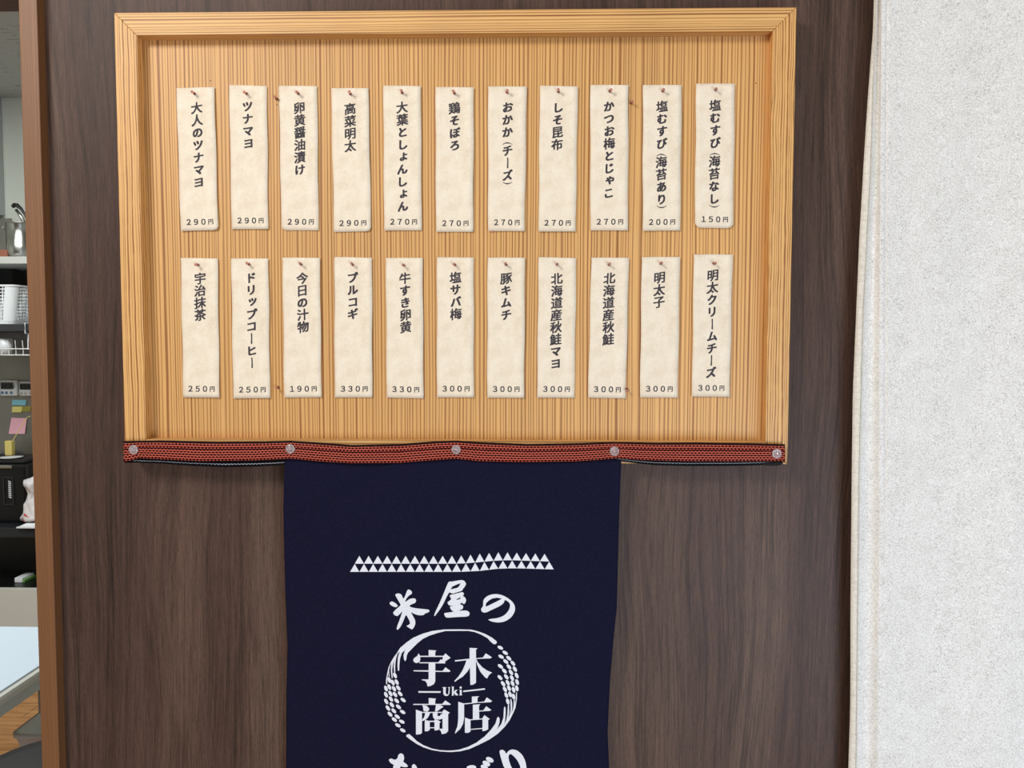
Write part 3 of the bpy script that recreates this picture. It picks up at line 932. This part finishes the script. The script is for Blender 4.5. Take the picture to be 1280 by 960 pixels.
def cur_Y(px, py):
    e0, h0, r_ = lerp_tab(CE, py), lerp_tab(CH, py), lerp_tab(CR, py)
    if px <= h0: y_ = -.024 - .003 * (px - e0) / max(h0 - e0, 1)
    elif px <= r_:
        t = (px - h0) / (r_ - h0); y_ = -.027 + .005 * math.sin(t * PI) * 1.0 - .0035 * sm((t - .45) / .55)
    else:
        t = px - r_
        y_ = -.0305 + .0022 * math.exp(-((t - 7) / 1.2) ** 2) * sm(.5 + (700 - py) / 300) + .004 * sm(t / 40)
        y_ += .004 * sm(t / 120) * math.sin(t / 70 + py / 420) + .0015 * math.sin(t / 23 + py / 300 + 1) * sm(t / 60)
    return y_


curtain = empty('curtain', at(1250, 1500, -.05), 'off-white linen curtain hanging over the right of the wall', 'curtain')
V, Fc = [], []
prow = [-420 + 20 * i for i in range(97)]
for py in prow:
    e0, h0, r_ = lerp_tab(CE, py), lerp_tab(CH, py), lerp_tab(CR, py)
    xs = [e0 + (h0 - e0) * a / 3 for a in range(3)] + [h0 + (r_ - h0) * a / 14 for a in range(14)] + [r_ + a for a in range(0, 14)] + [r_ + 14 + 8 * a for a in range(60)]
    for px in xs: V.append(at(px, py, cur_Y(px, py)))
n = len(xs)
Fc = [[b * n + a, (b + 1) * n + a, (b + 1) * n + a + 1, b * n + a + 1] for b in range(len(prow) - 1) for a in range(n - 1)]
o = mobj('curtain_cloth', V, Fc, 'linen', curtain, smooth=True)
md = o.modifiers.new('thickness', 'SOLIDIFY'); md.thickness = .0008; md.offset = -1
V, Fc = [], []
for py in prow:
    e0, h0 = lerp_tab(CE, py), lerp_tab(CH, py)
    for t in (0, .5, 1.0):
        px = e0 + .1 + (h0 - e0) * t; V.append(at(px, py, cur_Y(px, py) - .0009))
Fc = [[b * 3 + a, (b + 1) * 3 + a, (b + 1) * 3 + a + 1, b * 3 + a + 1] for b in range(len(prow) - 1) for a in range(2)]
o = mobj('hem', V, Fc, 'hem_linen', curtain, smooth=True)
md = o.modifiers.new('thickness', 'SOLIDIFY'); md.thickness = .0008; md.offset = -1
pts = [at(lerp_tab(CH, py) - 1.0, py, cur_Y(lerp_tab(CH, py) - 1, py) - .0011) for py in prow]
v, f = tube(pts, .00028, 5); mobj('stitching', v, f, 'thread', curtain)
ztop = at(1300, -420, -.05).z
rod = empty('curtain_rod', (.95, -.055, ztop), 'white curtain rod above the linen curtain', 'curtain rod')
v, f = tube([(.38, -.055, ztop + .008), (1.45, -.055, ztop + .008)], .009, 12); mobj('rod', v, f, 'white', rod, True)
for x in (.42, 1.40):
    box('bracket', (x - .01, x + .01, -.062, -.0005, ztop + .010, ztop + .026), 'white', rod)

# ------------------------------------------------------------------ kitchen beyond the opening
DF = YF - CAM.y           # distance of the far wall
fw = lambda px, py: K(px, py, DF)
# stainless splashback
tz, bz = fw(10, 331).z, fw(10, 640).z
pf_ = tag(box('splashback', (-3.2, -1.9, YF - .006, YF - .0005, bz - .06, tz), 'sheet', local=(-2.5, YF - .003, bz)), 'brushed stainless splashback on the kitchen wall with notes', 'splashback')
# grey pillar/duct at the far left
xr = fw(4.5, 200).x
tag(box('duct', (xr - .30, xr, YF - .12, YF - .001, fw(5, 270).z, CEIL - .001), 'duct', local=(xr - .15, YF, fw(5, 270).z), bev=.003), 'grey painted duct down the kitchen wall above the shelf', 'duct')


def shelf(name, pyt, pyb, D, xr_px, label, mat='shelfsteel'):
    a = K(xr_px, pyt, D); b = K(xr_px, pyb, D)
    r = empty(name, (a.x - .5, YF, b.z), label, 'shelf')
    box('shelf_board', (a.x - 1.0, a.x + .3, a.y, YF - .007, b.z, a.z), mat, r, bev=.002)
    return r, a.y, a.z


sh1, y1, z1 = shelf('wall_shelf', 320.5, 329.5, 3.12, 40, 'stainless wall shelf holding the steel pitcher')
# upright plates with bolts on the shelf
for (pa, pb, pt) in ((-40, 7, 273), (8.5, 15, 273)):
    a = K(pa, pt, DF - .03); b = K(pb, pt, DF - .03)
    pl = box('back_plate', (a.x, b.x, YF - .034, YF - .030, z1 + .0005, a.z), 'sheet', sh1)
    for q in ((pa + pb) / 2 if pa > 0 else 3,):
        c = K(q, 284, DF - .035)
        v, f = lathe([(.006, 0), (.006, .004), (.002, .006)], (c.x, YF - .034, c.z), (0, -1, 0), 10); mobj('bolt', v, f, 'steel', pl)
for x in (-2.9, -2.35):
    box('bracket', (x - .01, x + .01, y1 + .02, YF - .007, z1 - .12, z1 - .034), 'steel', sh1)
# pitcher
c = K(27, 320.2, 3.20)
R = .043
pit = empty('steel_pitcher', (c.x, c.y, z1), 'shiny stainless steel pitcher standing on the wall shelf', 'pitcher')
hh = K(27, 279, 3.20).z - z1
prof = [(.80, 0), (1.0, .06), (1.08, .2), (1.05, .35), (.92, .55), (.84, .75), (.85, .88), (.95, .96), (.97, 1.0), (.90, 1.0), (.80, .9), (.80, .5)]
v, f = lathe([(R * 1.12 * r, hh * h) for r, h in prof], (c.x, c.y, z1), (0, 0, 1), 28); mobj('body', v, f, 'steel', pit, True)
v, f = lathe([(R * 1.12 * .95, hh * .955), (R * 1.12 * 1.04, hh * .975), (R * 1.12 * 1.04, hh * 1.005), (R * 1.12 * .95, hh * 1.01)], (c.x, c.y, z1), (0, 0, 1), 28); mobj('rim', v, f, 'steel', pit, True)
hp = [(c.x + R * .7, c.y - .01, z1 + hh * .9), (c.x + R * 1.9, c.y - .01, z1 + hh * .85), (c.x + R * 2.2, c.y - .01, z1 + hh * .5), (c.x + R * 1.1, c.y - .01, z1 + hh * .25)]
v, f = tube(hp, .005, 8); mobj('handle', v, f, 'steel', pit, True)
# ladle in it
pA, pB, pC, pD = K(15.5, 258.5, 3.2), K(21, 256.5, 3.2), K(31, 268, 3.2), K(37, 283, 3.2)
lad = empty('spatula', pD, 'black and steel utensil handle leaning out of the steel pitcher', 'utensil')
v, f = tube([pA, (pA + pB) / 2 + Vector((0, 0, .004)), pB, (pB + pC) / 2 + Vector((.002, 0, .004)), pC, pD], [.007, .0095, .009, .006, .0045, .004], 10); mobj('handle', v, f, 'black', lad, True)
v, f = tube([K(20, 262, 3.2), K(26, 270, 3.2), K(33, 283, 3.2)], [.006, .0075, .006], 8); mobj('shaft', v, f, 'steel', lad, True)
# red block
a = K(9, 312, 3.16)
tag(box('wooden_block', (a.x - .12, a.x, a.y, a.y + .05, z1, a.z), 'brickred', local=(a.x - .06, a.y, z1), bev=.001), 'reddish wooden block lying on the wall shelf left of the pitcher', 'block')
# shelf 2
sh2, y2, z2 = shelf('lower_shelf', 405, 414, 3.08, 40, 'dark steel shelf under the white basket', 'darkmetal')
for x in (-2.85, -2.4):
    box('bracket', (x - .01, x + .01, y2 + .03, YF - .007, z2 - .10, z2 - .03), 'steel', sh2)
# dark box at back
a = K(16, 336, 3.33)
tag(box('storage_box', (a.x - .25, a.x, a.y, a.y + .055, z2, a.z), 'black', local=(a.x - .12, a.y, z2), bev=.003), 'dark box behind the white basket on the lower shelf', 'box')


# basket
def basket():
    c0 = K(20.5, 403, 3.0 + .1)          # lower front right corner
    zt = K(20, 355, 3.08).z
    xc, yc = c0.x, y2 + .012
    L_, Wd = .34, .20
    root = empty('plastic_basket', (xc - L_ / 2, yc + Wd / 2, z2), 'white plastic basket with square holes on the lower shelf', 'basket')
    h = zt - z2
    def path(k, t):                      # k: outward growth; t: 0..1 round the rim
        x_0, x_1, y_0, y_1 = xc - L_ - k, xc + .0 + k, yc - k * .3, yc + Wd + k * .3
        r = .03
        segs = []
        for (cx, cy, a0) in ((x_1 - r, y_0 + r, -90), (x_1 - r, y_1 - r, 0), (x_0 + r, y_1 - r, 90), (x_0 + r, y_0 + r, 180)):
            for q in range(7):
                an = math.radians(a0 + 90 * q / 6); segs.append(Vector((cx + r * math.cos(an), cy + r * math.sin(an), 0)))
        return segs
    def densify(segs, n):
        tot = [0]
        for a_, b_ in zip(segs, segs[1:] + segs[:1]): tot.append(tot[-1] + (b_ - a_).length)
        out = []
        for i in range(n):
            d = tot[-1] * i / n
            for j in range(len(segs)):
                if tot[j + 1] >= d:
                    a_, b_ = segs[j], segs[(j + 1) % len(segs)]
                    out.append(a_.lerp(b_, (d - tot[j]) / max(1e-9, tot[j + 1] - tot[j]))); break
        return out
    N = 132
    lev = [0, .10] + [.10 + .78 * i / 9 for i in range(1, 10)] + [1.0]
    gs = []
    # horizontal bars
    for q in range(1, 11):
        s_ = densify(path(-.018 * (1 - lev[q]), 0), N)
        gs.append(tube([p_ + Vector((0, 0, z2 + h * lev[q])) for p_ in s_], .0022, 5, True))
    for i in range(0, N, 2):
        pl = [densify(path(-.018 * (1 - l_), 0), N)[i] + Vector((0, 0, z2 + h * l_)) for l_ in (.04, .5, .96)]
        gs.append(tube(pl, .0023, 4))
    v, f = join(*gs); o = mobj('mesh_wall', v, f, 'white', root); o['kind'] = 'stuff'
    # solid parts: rim, base band, corner panels
    s_ = densify(path(.002, 0), N); v, f = tube([p_ + Vector((0, 0, z2 + h * .965)) for p_ in s_], .0045, 8, True); mobj('rim', v, f, 'white', root, True)
    b0 = densify(path(-.018, 0), N); V = [p_ + Vector((0, 0, z2)) for p_ in b0] + [p_ + Vector((0, 0, z2 + h * .1)) for p_ in densify(path(-.016, 0), N)]
    f = [[i, (i + 1) % N, N + (i + 1) % N, N + i] for i in range(N)] + [list(range(N))[::-1]]
    o = mobj('base', V, f, 'white', root); md = o.modifiers.new('t', 'SOLIDIFY'); md.thickness = .002
    for mid in (0, .5 * L_):
        pass
    lo, hi = densify(path(-.016, 0), N), densify(path(.001, 0), N)
    for st_ in (-1, 23, 65, 89):
        ids = [(st_ + i) % N for i in range(8)]
        V = [lo[i] + Vector((0, 0, z2 + h * .08)) for i in ids] + [hi[i] + Vector((0, 0, z2 + h * .95)) for i in ids]
        n_ = len(ids); f = [[i, i + 1, n_ + i + 1, n_ + i] for i in range(n_ - 1)]
        o = mobj('corner_panel', V, f, 'white', root); md = o.modifiers.new('t', 'SOLIDIFY'); md.thickness = .003; md.offset = 0


basket()


# wire rack hanging from shelf 2
def rack():
    a = K(29, 407, 3.06); zb = K(30, 444, 3.06).z; zt = z2 - .036
    x_1 = a.x; x_0 = x_1 - .42; ya, yb = y2 + .02, y2 + .24
    root = empty('wire_rack', ((x_0 + x_1) / 2, (ya + yb) / 2, zb), 'white wire rack hooked under the lower shelf', 'rack')
    gs = []
    zm = zb + (zt - zb) * .28
    for z_, gx in ((zb, 0), (zm, .004)):
        gs.append(tube([(x_0 - gx, ya - gx, z_), (x_1 + gx, ya - gx, z_), (x_1 + gx, yb, z_), (x_0 - gx, yb, z_)], .0022, 6, True))
    for i in range(15):
        x_ = x_0 + (x_1 - x_0) * i / 14
        gs.append(tube([(x_, ya - .004, zt - .03), (x_, ya, zm), (x_, ya, zb), (x_, yb, zb)], .0014, 5))
    v, f = join(*gs); mobj('wire_basket', v, f, 'white', root)
    for x_ in (x_1 - .01, x_0 + .01):
        v, f = tube([(x_, ya, zm), (x_ + .008, ya - .006, zt - .002), (x_ + .008, ya - .026, zt - .002), (x_ + .008, ya - .026, z2 + .003), (x_ + .008, ya + .05, z2 + .003)], .0025, 6)
        mobj('hook', v, f, 'white', root)
    c = K(1, 443, 3.12)
    cup = empty('plastic_cup', (c.x, c.y + .03, zb + .003), 'white plastic cup standing in the wire rack', 'cup')
    v, f = lathe([(.022, 0), (.028, .065), (.026, .065), (.021, .004)], (c.x, c.y + .03, zb + .003), (0, 0, 1), 20); mobj('cup_body', v, f, 'white', cup, True)


rack()


# timers
def text_mesh(txt, org, h, mat, parent, wx=1.0, name='lettering'):
    V, Fc = [], []; adv = 0
    for ch in txt:
        gv, gf = glyph(ch, .01); n = len(V)
        V += [(org[0] + (adv + x) * h * wx, org[1], org[2] + y_ * h) for x, y_ in gv]; Fc += [[n + a for a in q] for q in gf]
        adv += .3 if ch == ':' else .62
    return mobj(name, V, Fc, mat, parent)


def timer(pxl, pxr, pyt, pyb, label, face):
    a, b = fw(pxl, pyt), fw(pxr, pyb)
    root = empty('kitchen_timer', ((a.x + b.x) / 2, YF - .006, b.z), label, 'timer', 'timers on the splashback')
    w, h = b.x - a.x, a.z - b.z; yf = YF - .026
    box('case', (a.x, b.x, yf, YF - .0065, b.z, a.z), 'white', root, bev=.008)
    box('screen', (a.x + w * .08, a.x + w * .80, yf - .0008, yf + .001, b.z + h * .42, b.z + h * .84), 'lcd', root)
    text_mesh('88:00', (a.x + w * .14, yf - .0011, b.z + h * .50), h * .36, 'lcdink', root, .85, 'digits')
    for q in (.16, .40, .68):
        v, f = lathe([(w * .085, 0), (w * .085, .0015), (w * .05, .0022)], (a.x + w * q, yf - .0001, b.z + h * .2), (0, -1, 0), 14); mobj('button', v, f, face, root, True)


timer(4, 26, 474.5, 494.5, 'pale blue-white kitchen timer with blue buttons, left of the pair', 'bluebutton')
timer(27.5, 49, 476, 494.5, 'white kitchen timer cut off by the wooden post, right of the pair', 'grey')


def note(quad, mat, label, off=.0006):
    V = [fw(*q) for q in quad]
    V = [Vector((p_.x, YF - .0068 - off - (.003 if i > 1 else 0), p_.z)) for i, p_ in enumerate(V)]
    o = mobj('sticky_note', V, [[0, 3, 2, 1]], mat, None, local=V[3])
    md = o.modifiers.new('t', 'SOLIDIFY'); md.thickness = .0003; md.offset = 1
    return tag(o, label, 'sticky note', 'sticky notes on the splashback')


note([(17, 499.5), (34, 500), (34.3, 506.5), (16.5, 506)], 'blue', 'small blue sticky note under the timers')
note([(29, 508), (40, 507.5), (40, 514), (28, 514.5)], 'olive', 'olive sticky note beside the post')
note([(17, 508), (29.5, 508), (28.5, 515.2), (17, 515)], 'yellow', 'short yellow sticky note under the blue one', .002)
note([(16, 522), (35.2, 522.5), (33.2, 542), (13, 542)], 'pink', 'large pink sticky note above the yellow sponge', .002)

# counter unit
cz = K(10, 659.5, 3.12).z; cy = K(10, 659.5, 3.12).y
zu = K(10, 671.5, 3.12).z; zs = K(10, 736, 3.12).z
XR = -1.75
cab = empty('counter_cabinet', (-2.4, 2.2, 0), 'low kitchen cabinet with an open dark shelf over pale drawers', 'cabinet')
box('side_panel', (XR - .02, XR, cy + .02, YF - .01, .0, zu - .001), 'black', cab)
box('side_panel', (-3.1, -3.08, cy + .02, YF - .01, .0, zu - .001), 'black', cab)
box('back_panel', (-3.08, XR - .02, YF - .03, YF - .01, .0, zu - .001), 'black', cab)
box('shelf_board', (-3.08, XR - .02, cy + .02, YF - .03, zs - .02, zs), 'black', cab)
box('drawer_front', (-2.42, XR - .0005, cy, cy + .02, .06, zs), 'greypaint', cab, bev=.002)
box('drawer_front', (-3.1, -2.425, cy, cy + .02, .06, zs), 'greypaint', cab, bev=.002)
box('shade_strip', (-3.08, XR - .02, cy + .04, cy + .055, .0, .055), 'black', cab)  # black strip standing in for the shadow beneath the table
ct = tag(box('worktop', (-3.15, XR + .02, cy - .004, YF - .0075, zu, cz), 'counter', local=(-2.4, 2.2, zu), bev=.002), 'glossy black worktop under the black appliance', 'worktop')
# thing in the dark shelf
a = K(18, 731, 3.2)
tr = empty('folded_cloth', (a.x + .03, a.y, zs), 'white folded cloth with a green edge in the dark shelf', 'cloth')
box('cloth_fold', (a.x, a.x + .035, a.y, a.y + .08, zs, zs + .022), 'white', tr, bev=.004)
box('green_edge', (a.x + .0355, a.x + .044, a.y, a.y + .08, zs, zs + .012), 'green', tr, bev=.002)


# black appliance
def appliance():
    D = 3.20; yf = K(10, 600, D).y
    xr_ = K(33, 600, D).x; zt = K(10, 580, D).z
    root = empty('rice_cooker', (xr_ - .15, yf + .08, cz), 'black glossy kitchen appliance on the worktop beside a plastic bag', 'appliance')
    box('body', (xr_ - .30, xr_, yf, YF - .02, cz, zt), 'black', root, bev=.012)
    box('lid', (xr_ - .285, xr_ - .012, yf + .01, YF - .03, zt + .0003, zt + .014), 'black_soft', root, bev=.006)
    box('front_trim', (xr_ - .30, xr_ - .055, yf - .008, yf + .003, zt - .018, zt - .004), 'steel', root, bev=.003)
    a, b = K(4.5, 597, D), K(18, 630, D)
    fr = join(boxg(a.x, a.x + .003, yf - .004, yf + .001, b.z, a.z), boxg(b.x - .003, b.x, yf - .004, yf + .001, b.z, a.z), boxg(a.x, b.x, yf - .004, yf + .001, a.z, a.z + .003), boxg(a.x, b.x, yf - .004, yf + .001, b.z - .003, b.z))
    mobj('water_gauge', fr[0], fr[1], 'darkmetal', root)
    V, Fc = [], []
    for i in range(9):
        z_ = a.z - .012 - i * .0085; n = len(V)
        V += [(a.x + .020, yf - .0012, z_), (a.x + .032, yf - .0012, z_ - .005), (a.x + .032, yf - .0012, z_ - .0095), (a.x + .020, yf - .0012, z_ - .0045)]; Fc.append([n, n + 3, n + 2, n + 1])
    mobj('gauge_marks', V, Fc, 'white', root)
    pl = K(14, 570, 3.27)
    v, f = lathe([(.03, 0), (.045, .004), (.047, .006), (.03, .004)], (pl.x, pl.y, zt + .0145), (0, 0, 1), 20)
    o = mobj('small_plate', v, f, 'white', None, True, local=(pl.x, pl.y, zt + .0145))
    tag(o, 'small white plate lying on top of the black appliance', 'plate')
    return zt


zt = appliance()
# sponge on a stick
sb = K(12.5, 563, 3.36); bt_ = K(15, 551, 3.36)
spg = empty('sponge_brush', (sb.x, sb.y, sb.z), 'yellow sponge on a thin wooden stick leaning on the splashback', 'brush')
box('sponge', (sb.x - .016, sb.x + .016, sb.y - .012, sb.y + .012, zt + .0146, bt_.z), 'sponge', spg, bev=.003)
v, f = tube([bt_ + Vector((0, 0, -.004)), K(34, 521.5, 3.38), K(38, 520, 3.39)], .0018, 6); mobj('stick', v, f, 'sponge', spg)


# plastic bag
def bag():
    c = K(45, 612, 3.17)
    zb = cz
    c.z = zb
    root = empty('plastic_bag', c, 'crumpled white plastic bag with red print beside the black appliance', 'bag')
    bm = bmesh.new(); bmesh.ops.create_icosphere(bm, subdivisions=4, radius=1)
    H_ = .215
    for v in bm.verts:
        p_ = v.co; t = (p_.z + 1) / 2
        r = lerp_tab([(0, .050), (.12, .066), (.3, .052), (.55, .036), (.62, .030), (.8, .046), (1, .042)], t)
        d = Vector((p_.x, p_.y)); d = d / max(d.length, .001) * min(1, d.length * 1.6 if .1 < t < .9 else d.length)
        x_, y_ = d.x * r, d.y * r * .7
        q = Vector((x_, y_, t * H_))
        q += Vector((noise.noise(q * 45), noise.noise(q * 45 + Vector((9, 1, 3))), 0)) * .011
        v.co = c + Vector((q.x, q.y, max(q.z, 0)))
    bm.verts.index_update()
    V, Fc = [v.co.copy() for v in bm.verts], [[v.index for v in f.verts] for f in bm.faces]; bm.free()
    mobj('bag_film', V, Fc, 'bag', root, True)
    V, Fc = [], []
    for i, (x_, z_, w, h) in enumerate(((-.052, .034, .012, .007), (-.038, .028, .012, .006), (-.046, .02, .014, .006), (-.040, .055, .022, .003), (-.02, .052, .018, .003))):
        n = len(V); yy = c.y - .052
        V += [(c.x + x_, yy, zb + z_), (c.x + x_ + w, yy, zb + z_ - .004), (c.x + x_ + w, yy, zb + z_ - .004 - h), (c.x + x_, yy, zb + z_ - h)]; Fc.append([n, n + 3, n + 2, n + 1])
    o = mobj('red_lettering', V, Fc, 'red', root)
    md = o.modifiers.new('wrap', 'SHRINKWRAP'); md.target = [q for q in root.children][0]; md.offset = .0008
    # paper corner over the edge
    P = [K(20.5, 660, 3.105), K(24, 655, 3.115), K(33, 650, 3.13), K(60, 649, 3.13), K(60, 660, 3.105)]
    V = [Vector((p_.x, p_.y, cz + .001)) for p_ in P]
    V += [v_ + Vector((0, 0, .006 + .01 * (i in (2, 3)))) for i, v_ in enumerate(V)]
    n = 5; Fc = [[4, 3, 2, 1, 0], [5, 6, 7, 8, 9]] + [[i, (i + 1) % n, n + (i + 1) % n, n + i] for i in range(n)]
    o = mobj('paper_packet', V, Fc, 'white', None, local=V[0]); tag(o, 'flat white paper packet on the front edge of the worktop', 'packet')


bag()

# white table
tab = empty('white_table', (-1.6, .47, 0), 'white topped table with pale grey rounded edge inside the opening', 'table')
TZ = .70
tx = K(23, 854.5, (CAM.z - TZ) * F / 424).x
tx = -1.052
ty0, ty1 = .15, (CAM.z - TZ) * F / (797.5 - 432) + CAM.y
V, Fc = boxg(-2.2, tx - .012, ty0 + .012, ty1 - .004, TZ - .003, TZ + .001); mobj('table_top', V, Fc, 'tabletop', tab)
box('edging', (-2.215, tx, ty0, ty1, TZ - .024, TZ - .0032), 'tableedge', tab, bev=.007)
box('apron_frame', (-2.16, tx - .012, ty0 + .03, ty1 - .03, TZ - .052, TZ - .0245), 'duct', tab)
for (x_, y_) in ((-1.145, .72), (-1.145, .21), (-2.1, .72), (-2.1, .21)):
    v, f = lathe([(.009, 0), (.011, .3), (.012, TZ - .053)], (x_, y_, 0), (0, 0, 1), 14); mobj('leg', v, f, 'tableedge', tab, True)

# bin
bz_ = K(14, 918, 1.6).z
bx, by = K(14, 918, 1.6).x, K(14, 918, 1.6).y
bn = empty('waste_bin', (bx + .1, by + .08, 0), 'grey plastic waste bin standing beside the table leg', 'bin')
def rrect(x0, x1, y0, y1, r, z):
    o_ = []
    for (cx, cy_, a0) in ((x1 - r, y0 + r, -90), (x1 - r, y1 - r, 0), (x0 + r, y1 - r, 90), (x0 + r, y0 + r, 180)):
        for q in range(6):
            an = math.radians(a0 + 90 * q / 5); o_.append(Vector((cx + r * math.cos(an), cy_ + r * math.sin(an), z)))
    return o_
V, Fc = [], []
lv = [(.03, 0), (.004, bz_ - .03), (0, bz_ - .012), (-.004, bz_ - .008), (-.004, bz_), (.003, bz_), (.006, bz_ - .03), (.034, .01)]
for (ins, z_) in lv: V += rrect(bx + ins, bx + .21 - ins, by + ins, by + .15 - ins, .022, z_)
n = 24
for k in range(len(lv) - 1):
    for i in range(n):
        j = (i + 1) % n; Fc.append([k * n + i, k * n + j, (k + 1) * n + j, (k + 1) * n + i])
Fc += [list(range(n))[::-1], [(len(lv) - 1) * n + i for i in range(n)]]
mobj('bin_body', V, Fc, 'grey', bn, True)

# stool
sx, sy, szz = -.86, .30, .628
stl = empty('stool', (sx, sy, 0), 'black round padded stool seen through the opening', 'stool')
v, f = lathe([(.13, szz - .05), (.155, szz - .04), (.16, szz - .02), (.15, szz - .004), (.12, szz)], (sx, sy, 0), (0, 0, 1), 32); mobj('seat', v, f, 'black_soft', stl, True)
for i in range(4):
    an = PI / 4 + i * PI / 2
    v, f = tube([(sx + .10 * math.cos(an), sy + .10 * math.sin(an), szz - .05), (sx + .145 * math.cos(an), sy + .145 * math.sin(an), 0)], .010, 10); mobj('leg', v, f, 'darkmetal', stl, True)
v, f = tube([(sx + .133 * math.cos(2 * PI * i / 24), sy + .133 * math.sin(2 * PI * i / 24), .2) for i in range(24)], .006, 8, True); mobj('foot_ring', v, f, 'darkmetal', stl, True)
